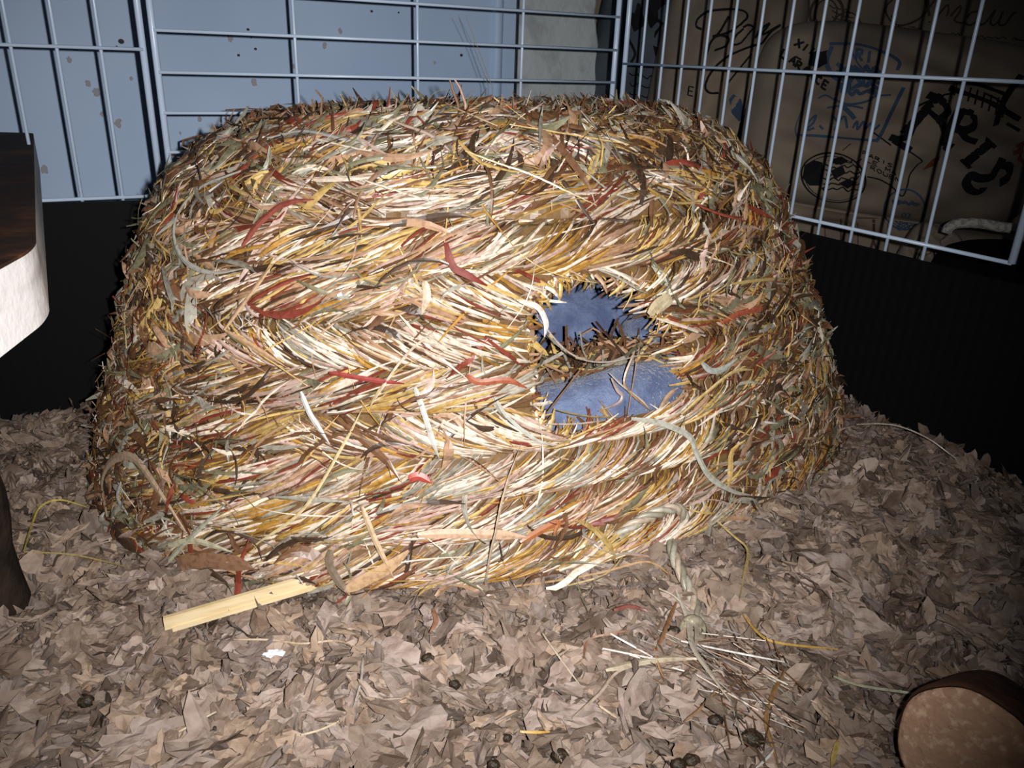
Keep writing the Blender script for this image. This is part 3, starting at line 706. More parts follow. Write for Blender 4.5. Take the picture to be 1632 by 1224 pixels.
# loose leaves worked into the braid (too many to count)
def leaf_cloud(n, rng, weight, smin, smax, lmin, lmax, wmin, wmax, lift, wts, curl=.5):
    th = rng.random(n*6)*2*np.pi; s = rng.uniform(smin, smax, n*6)
    P0 = HS(th, s); x, y = proj(P0); ok = (P0[:, 1] < .62) | (s > L1)
    ok &= rng.random(n*6) < weight(x, y, th, s); th, s = th[ok][:n], s[ok][:n]; n = len(th)
    spd = speed(th, s); ang = rng.normal(size=n)*.6+.35; ang = np.where(rng.random(n) < .18, rng.random(n)*6.28, ang)
    ln = rng.uniform(lmin, lmax, n); k = 8; t = np.linspace(-.5, .5, k)[None]
    bend = rng.normal(size=n)*curl
    a = ang[:, None]+bend[:, None]*t*2.2
    st = ln[:, None]/(k-1)
    u = np.cumsum(np.cos(a)*st, 1); v = np.cumsum(np.sin(a)*st, 1); u -= u.mean(1, keepdims=True); v -= v.mean(1, keepdims=True)
    THp = th[:, None]+u/spd[:, None]; Sp = np.clip(s[:, None]+v, -.004, LT-.012)
    P = HS(THp, Sp); Nn = HN(THp, Sp)
    h = .0058+bulge(Sp)*.5+ .45*lift*rng.random(n)[:, None]*(.4+.6*np.sin(t*rng.uniform(2, 7, (n, 1))+rng.random((n, 1))*6))
    endl = (np.abs(rng.normal(size=n))*lift*.35)[:, None]*np.clip(t*2, 0, 1)**2
    P = P + Nn*(h+endl)[..., None]
    tw = rng.normal(size=n)[:, None]*t*1.6+rng.normal(size=n)[:, None]*.5
    T_ = norm(np.gradient(P, axis=1)); S = norm(np.cross(T_, Nn)); Nt = Nn*np.cos(tw)[..., None]+S*np.sin(tw)[..., None]
    wid = rng.uniform(wmin, wmax, n)[:, None]*np.interp(t[0], [-.5, -.3, .1, .5], [.35, .9, 1, .12])[None]
    keep = ~(in_hole(P[:, 3], .02) | in_hole(P[:, 0], -.05) | in_hole(P[:, -1], -.05) | in_hole(P[:, 5], .0))
    return ribbons(P[keep], Nt[keep], wid[keep], np.full(keep.sum(), .00025), pick(n, wts, rng)[keep])
def w_edges(x, y, th, s):
    return np.clip(.14+.9*np.clip((430-x)/150, 0, 1)+.9*np.clip((x-1090)/110, 0, 1)+1.2*np.clip((330-y)/70, 0, 1)+1.0*(s > L1+.3*L2)+.3*(y > 860), 0, 1)
mb = MB()
mb.add(*leaf_cloud(6500, rng, w_edges, 0, LT-.02, .014, .044, .0005, .0019, .007, dict(grey=1.5, sage=2.3, tan=1.6, brown=3.4, pink=1.3, rust=.7, straw=1.3, dark=2.4, cream=.2)))
mb.add(*leaf_cloud(2600, rng, lambda *a: np.clip(w_edges(*a)+.12, 0, 1), 0, LT-.02, .018, .05, .0003, .0007, .007, dict(straw=3, gold=2, cream=2, tan=2, brown=1.2), .25))
mb.add(*leaf_cloud(2600, rng, lambda x, y, th, s: .07+.8*(x < 350)+.7*(y < 280)+.8*(x > 1150), 0, LT-.02, .012, .035, .0008, .003, .010, dict(grey=2, sage=2, brown=3, tan=1.6, dark=2, rust=.6), .9))
st = mb.build('loose_leaves', mStraw, house, col=True); st['kind'] = 'stuff'
# frayed ends around the entrance
mb = MB(); n = 420
hp = HOLE[np.arange(n) % len(HOLE)]; nx = HOLE[(np.arange(n)+1) % len(HOLE)]; f = rng.random(n)[:, None]; pp = hp+(nx-hp)*f
tree_pts = []
thg = np.linspace(-np.pi, 0, 500); sg = np.linspace(0, L1+L2, 130); TG, SG = np.meshgrid(thg, sg, indexing='ij'); PG = HS(TG, SG)
Fg = []; ii, jj_ = np.meshgrid(np.arange(499), np.arange(129), indexing='ij'); qg = ii*130+jj_
Qg = np.stack([qg, qg+130, qg+131, qg+1], -1).reshape(-1, 4)
HT = BVHTree.FromPolygons([tuple(v) for v in PG.reshape(-1, 3)], [tuple(q) for q in Qg.tolist()])
def on_house(x, y, off=0.):
    d = ray(x, y); h = HT.ray_cast(Vector(CAM), Vector(d).normalized())
    if h[0] is None: return None, None
    nn = np.array(h[1]); nn = nn if nn @ d < 0 else -nn
    return np.array(h[0])+nn*off, nn
cH = HOLE.mean(0); PP = []; NN = []
for q in pp:
    out = q+(q-cH)*.10; a, na = on_house(*out)
    if a is None: continue
    tgt = q+(cH-q)*rng.uniform(.0, .08)+rng.normal(size=2)*12
    b, _ = on_house(*tgt)
    if b is None: continue
    b = b - na*rng.uniform(-.006, .012); a = a+na*rng.uniform(0, .007)
    mid = (a+b)/2+na*rng.uniform(.001, .005)
    PP.append([a, (a+mid)/2+na*.0008, mid, (mid+b)/2+na*.0004, b]); NN.append([na]*5)
PP = np.array(PP); NN = np.array(NN); n = len(PP)
mb.add(*ribbons(PP, NN, (.00035+.0006*rng.random(n))[:, None]*np.array([1, 1, 1, .9, .4])[None], np.full(n, .0004), pick(n, dict(cream=3, straw=3, gold=2, brown=2, tan=2, sage=.6, rust=.5), rng)))
mb.build('entrance_fringe', mStraw, house, col=True)

# individual pieces that stand out; points follow the braid and lie on it
def strand(name, pts, w, colr, parent, label=None, lift=None, surf='house', roof=.0004, m=6, taper=(.5, 1, 1, .2), flat=True):
    p2 = catmull([q[:2] for q in pts], m); l2 = np.interp(np.linspace(0, 1, len(p2)), np.linspace(0, 1, len(pts)), [q[2] if len(q) > 2 else .006 for q in pts])
    P = []; N = []; last = None
    for (x, y), l in zip(p2, l2):
        if surf == 'house':
            a, nn = on_house(x, y, .0045+l)
            if a is None:
                if last is None: continue
                a = CAM + ray(x, y)*((last-CAM) @ fw); nn = -norm(ray(x, y))
        else:
            a = on_bed(x, y, l+.009); nn = np.array([0, 0, 1.])
        last = a; P.append(a); N.append(nn)
    if len(P) < 2: return None
    P = np.array(P)[None]; N = norm(np.array(N)[None]); k = P.shape[1]; dist = (P[0]-CAM) @ fw
    wid = (w*.5*dist/F*np.interp(np.linspace(0, 1, k), [0, .15, .7, 1], taper))[None]
    V, Q, T, C_ = ribbons(P, N, wid, np.array([roof]), np.array([colr])*.72)
    o = mesh(name, V, [Q, T], mStraw, parent, col=C_)
    if label: o['label'] = label
    return o
GR, TN, ST, RD, CR, BR, SA, GO = PAL['grey'], (.60, .42, .26), (.62, .45, .16), (.19, .03, .018), PAL['cream'], (.2, .11, .06), PAL['sage'], (.55, .33, .08)
for nm, pts, w, c_ in [
    ('grass_leaf', [(985, 660), (1030, 668), (1072, 688), (1084, 715), (1105, 752), (1140, 775), (1168, 782)], 10, (.50, .50, .42)),
    ('grass_leaf', [(818, 478), (846, 488), (858, 512), (856, 534)], 9, (.62, .55, .50)),
    ('grass_leaf', [(782, 625), (800, 655), (840, 690), (872, 702)], 6, (.5, .5, .44)),
    ('grass_leaf', [(410, 300), (350, 322), (318, 358), (314, 392), (332, 425), (370, 440), (420, 432)], 9, (.45, .44, .38)),
    ('grass_leaf', [(208, 820), (200, 770), (215, 735), (250, 728), (290, 782), (326, 838)], 14, (.50, .37, .25)),
    ('grass_leaf', [(230, 765), (224, 790), (240, 815)], 10, (.45, .45, .40)),
    ('grass_leaf', [(330, 920), (320, 890), (345, 882), (400, 885), (425, 892)], 26, (.26, .14, .08)),
    ('grass_leaf', [(300, 860), (340, 852), (395, 868)], 10, (.50, .47, .33)),
    ('grass_leaf', [(278, 930), (300, 885), (330, 850), (385, 795)], 8, (.40, .40, .30)),
    ('grass_leaf', [(540, 862), (538, 885), (552, 912), (568, 932)], 14, (.20, .15, .10)),
    ('broad_leaf', [(560, 925), (595, 905), (625, 888), (655, 862)], 20, (.55, .36, .20)),
    ('bent_stem', [(387, 527), (424, 475), (461, 424)], 7, (.52, .34, .20)),
    ('bent_stem', [(388, 528), (430, 552), (478, 583)], 7, (.52, .34, .20)),
    ('bent_stem', [(765, 950, .002), (770, 880, .012), (778, 820, .018), (795, 755, .014), (822, 700, .006)], 4, (.55, .42, .30)),
    ('bent_stem', [(586, 795), (605, 845), (632, 905)], 9, (.55, .40, .24)),
    ('thin_stem', [(742, 272), (790, 288), (834, 301), (885, 322), (933, 343)], 4, (.66, .54, .30)),
    ('thin_stem', [(508, 253), (560, 265), (606, 274)], 4, (.70, .62, .5)),
    ('thin_stem', [(594, 312), (650, 328), (700, 342)], 4, (.70, .62, .5)),
    ('thin_stem', [(694, 200), (740, 218), (790, 238)], 4, (.55, .45, .28)),
    ('thin_stem', [(808, 236), (880, 246), (985, 262)], 4, (.60, .42, .16)),
    ('thin_stem', [(700, 170), (720, 188), (738, 205)], 3.5, (.50, .38, .2)),
    ('thin_stem', [(792, 176), (800, 190), (808, 202)], 4, (.55, .42, .2)),
    ('thin_stem', [(1135, 455), (1180, 450), (1235, 449)], 5, ST),
    ('thin_stem', [(1060, 655), (1100, 620), (1140, 590), (1170, 588)], 6, (.62, .48, .2)),
    ('grass_leaf', [(1090, 575), (1105, 588), (1125, 585), (1145, 570)], 10, (.42, .44, .40)),
    ('grass_leaf', [(1255, 350), (1275, 395), (1282, 440), (1290, 470)], 12, (.24, .20, .13)),
    ('grass_leaf', [(1285, 410), (1296, 440), (1310, 470), (1296, 490)], 4, (.35, .35, .30)),
    ('thin_stem', [(1262, 395), (1290, 418), (1314, 450)], 5, GO),
    ('grass_leaf', [(712, 392), (722, 425), (742, 438), (772, 455)], 12, RD),
    ('grass_leaf', [(655, 752), (670, 748), (690, 758)], 14, (.38, .06, .04)),
    ('grass_leaf', [(740, 592), (760, 603), (800, 600), (830, 612)], 10, (.33, .09, .04)),
    ('grass_leaf', [(415, 400), (440, 370), (475, 345), (520, 338)], 12, (.27, .07, .05)),
    ('grass_leaf', [(540, 590), (600, 600), (650, 606)], 8, (.30, .05, .04)),
    ('grass_leaf', [(820, 850), (850, 832), (875, 820), (870, 838)], 12, (.40, .14, .05)),
    ('grass_leaf', [(1120, 515), (1150, 500), (1185, 492), (1195, 482)], 10, (.38, .10, .05)),
    ('grass_leaf', [(1080, 340), (1115, 352), (1160, 362)], 5, (.3, .07, .04)),
    ('grass_leaf', [(445, 255), (500, 245), (560, 256), (620, 268)], 9, (.50, .50, .47)),
    ('grass_leaf', [(636, 232), (690, 250), (720, 272)], 8, (.55, .42, .33)),
    ('grass_leaf', [(665, 610), (675, 640), (690, 690), (700, 720)], 9, (.5, .5, .46)),
    ('grass_leaf', [(498, 620), (512, 655), (540, 700)], 9, (.55, .54, .50)),
    ('grass_leaf', [(680, 448), (684, 470), (676, 500)], 12, (.55, .45, .32)),
    ('grass_leaf', [(1010, 500), (1026, 482), (1040, 478), (1022, 500)], 18, (.50, .42, .26)),
    ('broad_leaf', [(668, 838), (720, 836), (790, 838), (830, 842)], 16, (.60, .40, .26)),
    ('thin_stem', [(600, 640), (650, 565), (700, 520)], 4, (.62, .55, .42)),
    ('thin_stem', [(430, 855), (500, 800), (560, 700), (590, 640)], 5, (.66, .54, .30)),
    ('thin_stem', [(240, 560), (238, 500), (262, 455)], 4, (.55, .45, .25)),
    ('thin_stem', [(190, 560), (215, 538), (246, 520)], 4, (.60, .45, .15)),
    ('thin_stem', [(180, 590), (205, 598), (232, 602)], 5, (.60, .45, .15)),
    ('thin_stem', [(186, 453), (215, 462), (240, 470)], 4, (.60, .45, .15)),
    ('grass_leaf', [(138, 590), (155, 600), (182, 604)], 7, (.50, .38, .28)),
]: strand(nm, [(*p, .007) if len(p) == 2 else p for p in pts], w, c_, house)
# sprigs standing up from the top
def sprig(pts, w, c_, name='upright_stem', back=.62):
    # root the sprig on the braid: search straight below its foot for the surface
    x0_, y0_ = pts[0]
    for dy in range(0, 60, 3):
        h_, _n = on_house(x0_, y0_+dy)
        if h_ is not None:
            back = float((h_-CAM) @ fw); break
    P = np.array([CAM + ray(x, y)*(d/(ray(x, y) @ fw)) for x, y, d in [(*p, back) for p in ([(x0_, y0_+dy)] + list(pts))]])
    P = np.array([np.interp(np.linspace(0, len(P)-1, 10), np.arange(len(P)), P[:, k]) for k in range(3)]).T
    mb = MB(); tube(mb, P, np.linspace(1, .5, 10)*w*.5*back/F, 5, C=c_); return mb.build(name, mStraw, house, col=True)
for pts, w, c_ in [([(512, 172), (514, 156), (503, 143)], 5, BR), ([(500, 172), (497, 158)], 5, BR), ([(484, 176), (478, 162)], 4, BR), ([(553, 172), (543, 150)], 5, (.28, .2, .1)), ([(742, 166), (733, 140), (725, 127)], 6, (.4, .25, .18)), ([(730, 166), (722, 145), (717, 128)], 6, BR),
                   ([(785, 140), (765, 85), (742, 25)], 1.3, (.4, .3, .2)), ([(778, 135), (755, 75), (730, 24)], 1, (.25, .2, .15)), ([(885, 205), (893, 170), (895, 150)], 2.5, SA), ([(950, 215), (962, 190), (982, 168)], 4, ST), ([(818, 170), (818, 150), (808, 137)], 2, SA), ([(680, 165), (690, 148), (710, 142), (718, 150)], 1.5, SA), ([(745, 160), (752, 145), (762, 142)], 1.6, SA),
                   ([(610, 170), (602, 158)], 3, BR), ([(360, 175), (400, 173), (455, 176)], 3, BR), ([(292, 224), (310, 218), (330, 214)], 5, BR), ([(268, 250), (300, 236), (330, 225)], 3.5, (.1, .06, .04)), ([(232, 326), (248, 308), (262, 296)], 3, BR), ([(940, 195), (944, 165)], 3, BR)]: sprig(pts, w, c_)
# side sprigs at the right, against the black wall
for pts, w in [([(1335, 635), (1370, 628), (1402, 608)], 2.5), ([(1345, 650), (1362, 642), (1378, 632)], 2), ([(1300, 520), (1318, 500), (1328, 495)], 4)]: sprig(pts, w, (.5, .45, .35), back=.62)

# twisted cord end with its knot and tail
cord = MB()
cp = [(962, 876, .004), (972, 848, .010), (1000, 822, .014), (1035, 806, .016), (1062, 802, .014), (1073, 822, .010), (1070, 848, .006)]
c2 = [(1068, 852), (1074, 884), (1088, 918), (1104, 952), (1114, 992)]
P1 = []
for x, y, l in cp:
    a, nn = on_house(x, y, .004+l*.35)
    if a is None or y > 840 and x > 1000: a = on_bed(x, y, .012)
    P1.append(a)
P2 = [on_bed(x, y, .012) for x, y in c2]
ctrl = np.array(P1 + P2); u = np.linspace(0, len(ctrl)-1, 90)
base = catmull(ctrl, 9); tt = norm(np.gradient(base, axis=0)); aa = norm(np.cross(tt, Z)); bb = np.cross(tt, aa)
tw = np.arange(len(base))*.42
cord_o = None
for q in range(3):
    off_ = (np.cos(tw+q*2.094)[:, None]*aa + np.sin(tw+q*2.094)[:, None]*bb)*.0014
    tube(cord, base+off_, .0015, 7, C=[(.36, .34, .27), (.24, .22, .16), (.40, .33, .25)][q])
cord_o = cord.build('twisted_cord', mStraw, house, smooth=True, col=True); cord_o['label'] = 'pale green-grey twisted cord end hanging from the lowest row'
kn = MB(); kc = on_bed(1104, 1003, .010)
for q in range(3):
    t = np.linspace(0, 2*np.pi, 26); ax = norm(rng.normal(size=3)); bx = norm(np.cross(ax, rng.normal(size=3)))
    tube(kn, kc+(np.cos(t)[:, None]*ax*.0052+np.sin(t)[:, None]*bx*.0042), .0022, 7, C=(.30, .27, .19))
kn.build('knot', mStraw, house, smooth=True, col=True)
for pts, w in [([(1078, 940), (1096, 985), (1104, 1030), (1130, 1070), (1164, 1118)], 9), ([(1098, 980), (1110, 1000), (1108, 1040)], 7), ([(1050, 938), (1075, 950), (1100, 975)], 5)]:
    strand('cord_tail', [(*p, .006) for p in pts], w, (.52, .46, .36), house, surf='bed')

# ---------------------------------------------------------------- fleece bed and hay inside the house
def lump(mb, c, ax, ay, az_, n=36, wob=.06, p=2.5, seed=0):
    u = np.linspace(-np.pi/2, np.pi/2, n); v = np.linspace(0, 2*np.pi, n*2, endpoint=False); U, V2 = np.meshgrid(u, v, indexing='ij')
    def e(f, q): return np.sign(f)*np.abs(f)**(2/q)
    X = e(np.cos(U), p)*e(np.cos(V2), p); Yy = e(np.cos(U), p)*e(np.sin(V2), p); Zz = e(np.sin(U), p)
    w = 1+wob*(np.sin(X*4+seed)*np.cos(Yy*5+seed*2)+.6*np.sin(Zz*7+X*6+seed)+.35*np.sin(X*15+Zz*11+seed))
    P = np.asarray(c)+ (X*w)[..., None]*np.asarray(ax)+(Yy*w)[..., None]*np.asarray(ay)+(Zz*w)[..., None]*np.asarray(az_)
    m = 2*n; i, j = np.meshgrid(np.arange(n-1), np.arange(m), indexing='ij'); j2 = (j+1) % m
    mb.add(P.reshape(-1, 3), np.stack([i*m+j, i*m+j2, (i+1)*m+j2, (i+1)*m+j], -1).reshape(-1, 4))
def at_depth(x, y, d): r_ = ray(x, y); return CAM + r_*d/(r_ @ fw)
ent, entn = on_house(960, 570); dE = (ent-CAM) @ fw
fb = empty('fleece_bed', (float(ent[0]), float(ent[1])+.09, .04))
tag(fb, 'blue fleece bed with a thick rolled rim inside the straw house entrance', 'pet bed')
mb = MB()
rimp = [at_depth(x, y, dE+d) for x, y, d in [(830, 672, .035), (870, 655, .022), (940, 637, .020), (1010, 620, .026), (1075, 600, .038), (1110, 570, .07)]]
rb = catmull(np.array(rimp), 12); rr_ = .0155*(1+.06*np.sin(np.linspace(0, 14, len(rb))))
tube(mb, rb - Z*.004, rr_, 24); mb.build('front_rim', mFleece, fb, smooth=True)
mb = MB(); lump(mb, at_depth(928, 520, dE+.125), rt*.052, fw*.03, up*.034, seed=1, wob=.035, p=2.4); mb.build('back_rim', mFleece, fb, smooth=True)
mb = MB(); lump(mb, at_depth(1055, 555, dE+.085), rt*.024, fw*.03, up*.026, seed=4, wob=.04); mb.build('side_rim', mFleece, fb, smooth=True)
mb = MB(); lump(mb, at_depth(965, 630, dE+.085), rt*.075, fw*.06, up*.008+Z*.006, seed=3, wob=.03); mb.build('base_pad', mFleece, fb, smooth=True)
hp_ = MB(); n = 620; rng = np.random.default_rng(8)
X0 = rng.uniform(850, 1080, n); Y0 = rng.normal(586, 15, n)-(X0-960)*.12; D0 = rng.uniform(.03, .085, n)
PP = []
for x, y, d in zip(X0, Y0, D0):
    c_ = at_depth(x, y, dE+d); dr = norm(np.array([rng.normal(), rng.normal()*.5, rng.normal()*.45])); l = rng.uniform(.007, .020)
    bnd = rng.normal(size=3)*.002
    PP.append([c_-dr*l, c_-dr*l*.4+bnd, c_+dr*l*.4+bnd*1.2, c_+dr*l])
PP = np.array(PP); NN = np.broadcast_to(-fw, PP.shape)
hp_.add(*ribbons(PP, NN, np.full((n, 4), 1)*(.0003+.0006*rng.random(n))[:, None], np.full(n, .0004), pick(n, dict(brown=3, sage=2, tan=1.5, dark=3, grey=.7, straw=.8), rng)))
hay = hp_.build('hay_pile', mStraw, col=True); tag(hay, 'dark dried hay and stalks heaped on the blue fleece in the entrance', 'hay', kind='stuff')
for pts, w, c_ in [([(848, 500), (900, 560), (960, 575), (1050, 552)], 2.6, (.5, .42, .36)), ([(865, 655), (900, 610), (930, 570)], 3, BR), ([(990, 660), (1000, 600), (1010, 540)], 2.6, (.25, .16, .1)), ([(962, 592), (982, 612), (1012, 635), (1026, 652)], 3, (.55, .5, .45)), ([(965, 600), (975, 620), (982, 628), (975, 640), (945, 652)], 6, (.38, .30, .28)), ([(880, 650), (930, 660), (985, 662)], 3, (.3, .24, .12)), ([(1000, 560), (985, 605), (1000, 628), (1030, 655)], 5, (.3, .2, .12)), ([(1038, 655), (1052, 630), (1068, 616)], 9, (.42, .28, .18)), ([(860, 672), (910, 672), (960, 666)], 3, (.5, .42, .34))]:
    strand('hay_stalk', [(*p, .001) for p in pts], w, c_, house)

# ---------------------------------------------------------------- flat cane strip poking out from under the house
mb = MB(); A = on_bed(262, 996, .015); B = on_bed(520, 920, .015); d = norm(B-A); sd_ = norm(np.cross(d, Z)); wz = np.array([0, 0, 1.])
obox(mb, A - wz*.0016, (B-A)*1.25, sd_*.0018, wz*.0062)
obox(mb, A + sd_*.0004 - wz*.0030 + d*.003, (B-A)*1.2, sd_*.0022, wz*.0020)
st_ = mb.build('cane_strip', mStrip); tag(st_, 'flat pale cane strip poking out from under the front left of the straw house', 'strip')

# ---------------------------------------------------------------- loose stems on the bedding
bedstems = [
 ('loose_straw', [(38, 878), (50, 838), (64, 808), (95, 797), (137, 808)], 4, (.62, .50, .10), 'bent bright yellow straw on the bedding at the far left'),
 ('loose_straw', [(38, 880), (120, 885), (205, 905)], 2.5, (.42, .33, .12), 'thin dull straw lying flat below the bent yellow straw at left'),
 ('loose_straw', [(1142, 830), (1170, 855), (1192, 877), (1186, 915), (1178, 958)], 5, (.48, .36, .14), 'kinked khaki straw on the bedding right of the twisted cord'),
 ('loose_straw', [(1185, 980), (1208, 1008), (1230, 1022), (1280, 1030), (1335, 1035)], 6, (.60, .38, .09), 'bent golden straw lying to the right of the cord tail'),
 ('loose_straw', [(1250, 1070), (1230, 1110), (1221, 1150), (1232, 1190), (1242, 1224)], 7, (.30, .17, .06), 'long curved brown stalk near the bottom, right of centre'),
 ('loose_straw', [(1336, 1180), (1330, 1200), (1325, 1224)], 8, (.60, .44, .14), 'short thick yellow straw at the bottom edge left of the log'),
 ('loose_straw', [(1085, 1022), (1130, 1032), (1190, 1044), (1250, 1056)], 3, (.80, .78, .74), 'thin white stem crossing below the cord knot'),
 ('loose_straw', [(972, 1010), (1005, 1028), (1040, 1048)], 3.5, (.80, .78, .74), 'short white stem left of the cord tail'),
 ('loose_straw', [(960, 1034), (1010, 1044), (1050, 1052)], 2.5, (.75, .72, .66), 'thin pale stem just below the short white stem'),
 ('loose_straw', [(865, 1010), (895, 1052), (924, 1092)], 4, (.66, .56, .42), 'straight pale straw lying diagonally in front of the house'),
 ('loose_straw', [(820, 935), (890, 925), (960, 912), (1020, 896), (1045, 900), (1065, 915)], 4.5, (.46, .27, .11), 'arched orange-brown straw below the front right row'),
 ('loose_straw', [(905, 934), (965, 915), (995, 880), (1005, 835)], 3, (.55, .40, .16), 'thin golden straw rising from the bedding to the cord'),
 ('grass_blade', [(965, 1068), (1010, 1058), (1060, 1050), (1120, 1050)], 14, (.56, .48, .34), 'broad pale grass blade lying below the white stems'),
 ('grass_blade', [(912, 1145), (955, 1105), (985, 1070), (1040, 1055)], 6, (.45, .36, .28), 'narrow tan grass blade joined to the broad pale one'),
 ('grass_blade', [(1328, 1078), (1355, 1088), (1385, 1095), (1440, 1103), (1480, 1110)], 7, (.36, .38, .26), 'grey-green grass blade above the log'),
 ('loose_straw', [(372, 1020), (430, 1020), (480, 1026), (540, 1022), (575, 1040)], 3, (.48, .36, .22), 'long thin straw left of centre in front of the cane strip'),
 ('loose_straw', [(578, 1050), (575, 1085), (563, 1128)], 4, (.72, .68, .6), 'short white curved stem in front of the house'),
 ('loose_straw', [(285, 1167), (315, 1150), (345, 1135)], 3, (.64, .54, .38), 'short pale straw near the bottom left'),
 ('loose_straw', [(480, 1172), (512, 1163), (540, 1150)], 3, (.60, .5, .34), 'short straw near the bottom, left of centre'),
 ('loose_straw', [(828, 1166), (850, 1167), (876, 1167)], 6, (.60, .36, .07), 'short orange straw lying level near the bottom centre'),
 ('grass_blade', [(978, 972), (1005, 966), (1034, 975)], 9, (.26, .08, .06), 'small dark red leaf on the bedding left of the cord'),
 ('grass_blade', [(913, 895), (922, 935), (938, 978)], 3, (.34, .33, .2), 'thin greenish blade standing in the bedding in front of the entrance'),
 ('loose_straw', [(1078, 960), (1060, 1005), (1042, 1045)], 6, (.36, .18, .08), 'red-brown stalk leaning beside the cord tail'),
 ('loose_straw', [(930, 1050), (938, 1020), (975, 1010), (1005, 1005)], 4, (.34, .17, .1), 'kinked red-brown stalk above the broad pale blade'),
 ('loose_straw', [(1042, 1030), (1050, 1060), (1060, 1085)], 5, (.45, .26, .12), 'short orange-brown stalk crossing the broad pale blade'),
 ('loose_straw', [(1090, 1150), (1115, 1130), (1140, 1100)], 5, (.30, .18, .09), 'short brown stalk below the cord tail'),
 ('fine_straw', [(1365, 677), (1405, 676), (1440, 682), (1480, 700), (1524, 732)], 2.5, (.55, .5, .42), 'fine pale stem arching over the bedding against the right black wall'),
 ('loose_straw', [(1205, 1224), (1222, 1208), (1236, 1192)], 5, (.75, .72, .66), 'short white stem at the bottom edge'),
 ('loose_straw', [(955, 1125), (970, 1135), (985, 1146)], 5, (.62, .48, .32), 'tiny tan straw in front of the narrow tan blade'),
 ('grass_blade', [(690, 970), (695, 990), (685, 1008)], 8, (.34, .17, .1), 'small rust-brown leaf upright on the bedding below the long dangling straw')]
for nm, pts, w, c_, lab in bedstems:
    o = strand(nm, [(*p, .004 if nm != 'fine_straw' else .012) for p in pts], w, c_, None, surf='bed', roof=.0006)
    tag(o, lab, 'straw' if 'blade' not in nm else 'grass blade')
mb = MB(); n = 110; PP = []
for k in range(n):
    if k < 80: x, y = rng.normal(1190, 38), rng.normal(1095, 34)
    else: x, y = rng.normal(1090, 40), rng.normal(1040, 16)
    c_ = on_bed(x, y, .009+rng.random()*.004); a = rng.normal(-.9 if k < 80 else -.4, .5); dr = np.array([math.cos(a), math.sin(a), rng.normal()*.15]); l = rng.uniform(.006, .016)
    PP.append([c_-dr*l, c_-dr*l*.3, c_+dr*l*.4, c_+dr*l])
PP = np.array(PP); mb.add(*ribbons(PP, np.broadcast_to(Z, PP.shape), np.ones((n, 4))*(.00015+.00022*rng.random(n))[:, None], np.full(n, .0003), pick(n, dict(grey=2, cream=.7, brown=3, tan=2, dark=2.5), rng)))
o = mb.build('hay_wisps', mStraw, col=True); tag(o, 'tangle of fine hay wisps on the bedding below the knotted cord', 'hay', kind='stuff')

# ---------------------------------------------------------------- droppings
def pellet(r, seed):
    mb = MB(); lump(mb, (0, 0, 0), (r, 0, 0), (0, r*.8, 0), (0, 0, r*.78), n=10, wob=.10, p=2.1, seed=seed)
    return mb
protos = [pellet(1.0, s).v[0] for s in range(4)]; pq = pellet(1., 0).q[0]
for k, (x, y, r, lab) in enumerate([(137, 1117, 13, 'dark round dropping near the left bottom'), (342, 1163, 12, 'dark dropping half hidden below the left middle flakes'), (683, 1050, 11, 'brown dropping below the long dangling straw'),
        (725, 1091, 9, 'small dark dropping right of the brown one'), (796, 1078, 7, 'smallest dropping beside the central flakes'), (808, 1176, 8, 'dark dropping left of the short orange straw'), (893, 1205, 14, 'wide dark dropping near the bottom centre'),
        (787, 1219, 10, 'dropping cut by the bottom edge, left of centre'), (1075, 1006, 10, 'glossy dark dropping touching the cord knot'), (1141, 1149, 12, 'dark dropping at the foot of the hay wisps'),
        (1199, 1177, 18, 'largest brown dropping, at the right of the hay wisps'), (1081, 1219, 13, 'left one of the two touching droppings at the bottom edge'), (1103, 1213, 14, 'right one of the two touching droppings at the bottom edge')]):
    c_ = on_bed(x, y, .010); rr = r/F*((c_-CAM) @ fw)
    V = protos[k % 4]*rr + c_
    o = mesh('dropping', V, [pq], mDrop, smooth=True); tag(o, lab, 'dropping', 'droppings on the bedding')
# white scrap
c_ = on_bed(437, 1042, .011); sV = flakes(1, c_[None], np.array([.0042]), np.array([.2]), np.random.default_rng(4))[0]
o = mesh('paper_scrap', sV, [FQ], mScrap); tag(o, 'tiny white paper scrap on the bedding in front of the cane strip', 'paper scrap')

# ---------------------------------------------------------------- wooden shelf at the left edge
sh = empty('wooden_shelf', tuple(at_depth(-30, 960, .34)))
tag(sh, 'dark-stained wooden shelf with pale cut end on a dark leg, at the left edge', 'shelf')
zt = .200
def onz(x, y, z): r_ = ray(x, y); return CAM + r_*(z-CAM[2])/r_[2]
FR = onz(57, 392, zt); BRr = onz(53, 212, zt); FL = onz(-140, 500, zt)
v = BRr-FR; v[2] = 0; lf = FL-FR; lf[2] = 0
lf = norm(lf)*.16; v = v*1.0
def board(mb, z_a, z_b, inset=0., rc=.012):
    # outline with rounded front-right corner
    nv = norm(v); nl = norm(lf); pts = []
    c0 = FR + nv*rc + nl*rc
    for a in np.linspace(0, np.pi/2, 9): pts.append(c0 - nv*rc*math.sin(a) - nl*rc*math.cos(a))
    pts += [FR+lf, BRr+np.array([-.20, -.02, 0]), BRr+np.array([-.003, 0, 0]), BRr-norm(v)*.003]
    pts = np.array(pts); n = len(pts); lo_ = pts.copy(); lo_[:, 2] = z_a; hi_ = pts.copy(); hi_[:, 2] = z_b
    V = np.concatenate([lo_, hi_]); i = np.arange(n); i2 = (i+1) % n
    mb.add(V, np.stack([i, i2, i2+n, i+n], -1)); base = mb.n-2*n
    return n, base
mb = MB(); n_, b_ = board(mb, zt-.0275, zt-.0012)
Vt = np.concatenate(mb.v); fan = [[0, k, k+1] for k in range(1, n_-1)]
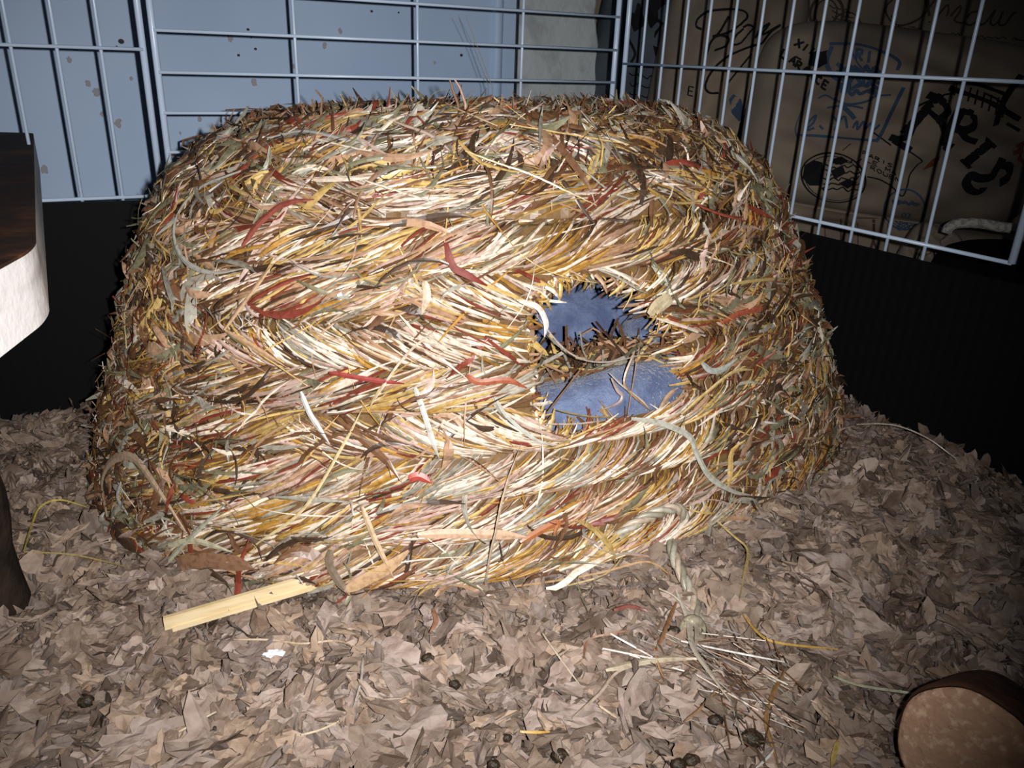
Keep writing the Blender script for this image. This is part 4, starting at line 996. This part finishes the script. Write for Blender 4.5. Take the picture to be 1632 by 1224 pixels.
mb.t.append(np.array([[a, c, b] for a, b, c in fan])); mb.t.append(np.array(fan)+n_)
mb.build('board', mPine, sh)
mb = MB(); n_, b_ = board(mb, zt-.0012, zt)
mb.t.append(np.array([[a, c, b] for a, b, c in fan])); mb.t.append(np.array(fan)+n_); mb.build('stained_top', mStain, sh)
mb = MB(); lt = at_depth(-8, 560, .345); lbm = on_bed(-14, 1000, -.005); lt2 = np.array([lbm[0], lbm[1], zt-.0275])
th_ = np.linspace(0, 1, 12)[:, None]; pl = lbm*(1-th_)+lt2*th_
tube(mb, pl, .0165+.0012*np.sin(np.arange(12)*1.7), 18); mb.build('leg', mLeg, sh, smooth=True)

# ---------------------------------------------------------------- round log at the bottom right
lg = empty('wooden_log', tuple(on_bed(1560, 1224, 0)))
tag(lg, 'short round brown log with a pale fibrous cut end, at the bottom right corner', 'log')
dc = at_depth(1537, 1205, .262); axl = norm(rt*.62 + fw*.66 - up*.10); R = .0222
e1 = norm(np.cross(axl, Z)); e2 = np.cross(e1, axl)
nseg = 48; th = np.linspace(0, 2*np.pi, nseg, endpoint=False)
prof = [(0, .0), (0, .5), (0, .86), (.0006, .93), (.0022, .985), (.006, 1.02), (.016, 1.0), (.035, .97), (.06, .95), (.085, .96), (.10, .93)]
mbe = MB(); mbb = MB()
def ringp(d, f): 
    w = 1+.02*np.sin(3*th+d*40)+.012*np.sin(7*th+1); return dc + axl*d + (np.cos(th)*w*R*f)[:, None]*e1 + (np.sin(th)*w*R*f)[:, None]*e2
def loft(mb, rings, close_end=False):
    V = np.concatenate(rings); n = len(rings); i, j = np.meshgrid(np.arange(n-1), np.arange(nseg), indexing='ij'); j2 = (j+1) % nseg
    mb.add(V, np.stack([i*nseg+j, i*nseg+j2, (i+1)*nseg+j2, (i+1)*nseg+j], -1).reshape(-1, 4))
loft(mbe, [ringp(-.0 + .0008*math.sin(k*2), f) for k, f in enumerate([.001, .2, .4, .6, .78, .9])] + [ringp(.0012, .955)])
loft(mbb, [ringp(.0010, .945)] + [ringp(d, f) for d, f in prof[3:8]] + [ringp(.040, .9), ringp(.042, .001)])
mbe.build('cut_end', mLogEnd, lg, smooth=True); mbb.build('bark', mBark, lg, smooth=True)
mb = MB(); p0 = at_depth(1640, 1150, .335); tube(mb, [p0-up*.004+rt*.03, p0+rt*.014, p0+up*.006+rt*.003, p0+up*.012-rt*.004, p0+up*.013-rt*.005], [.013, .0125, .011, .0095, .001], 18)
mb.build('branch_stub', mLogEnd, lg, smooth=True)
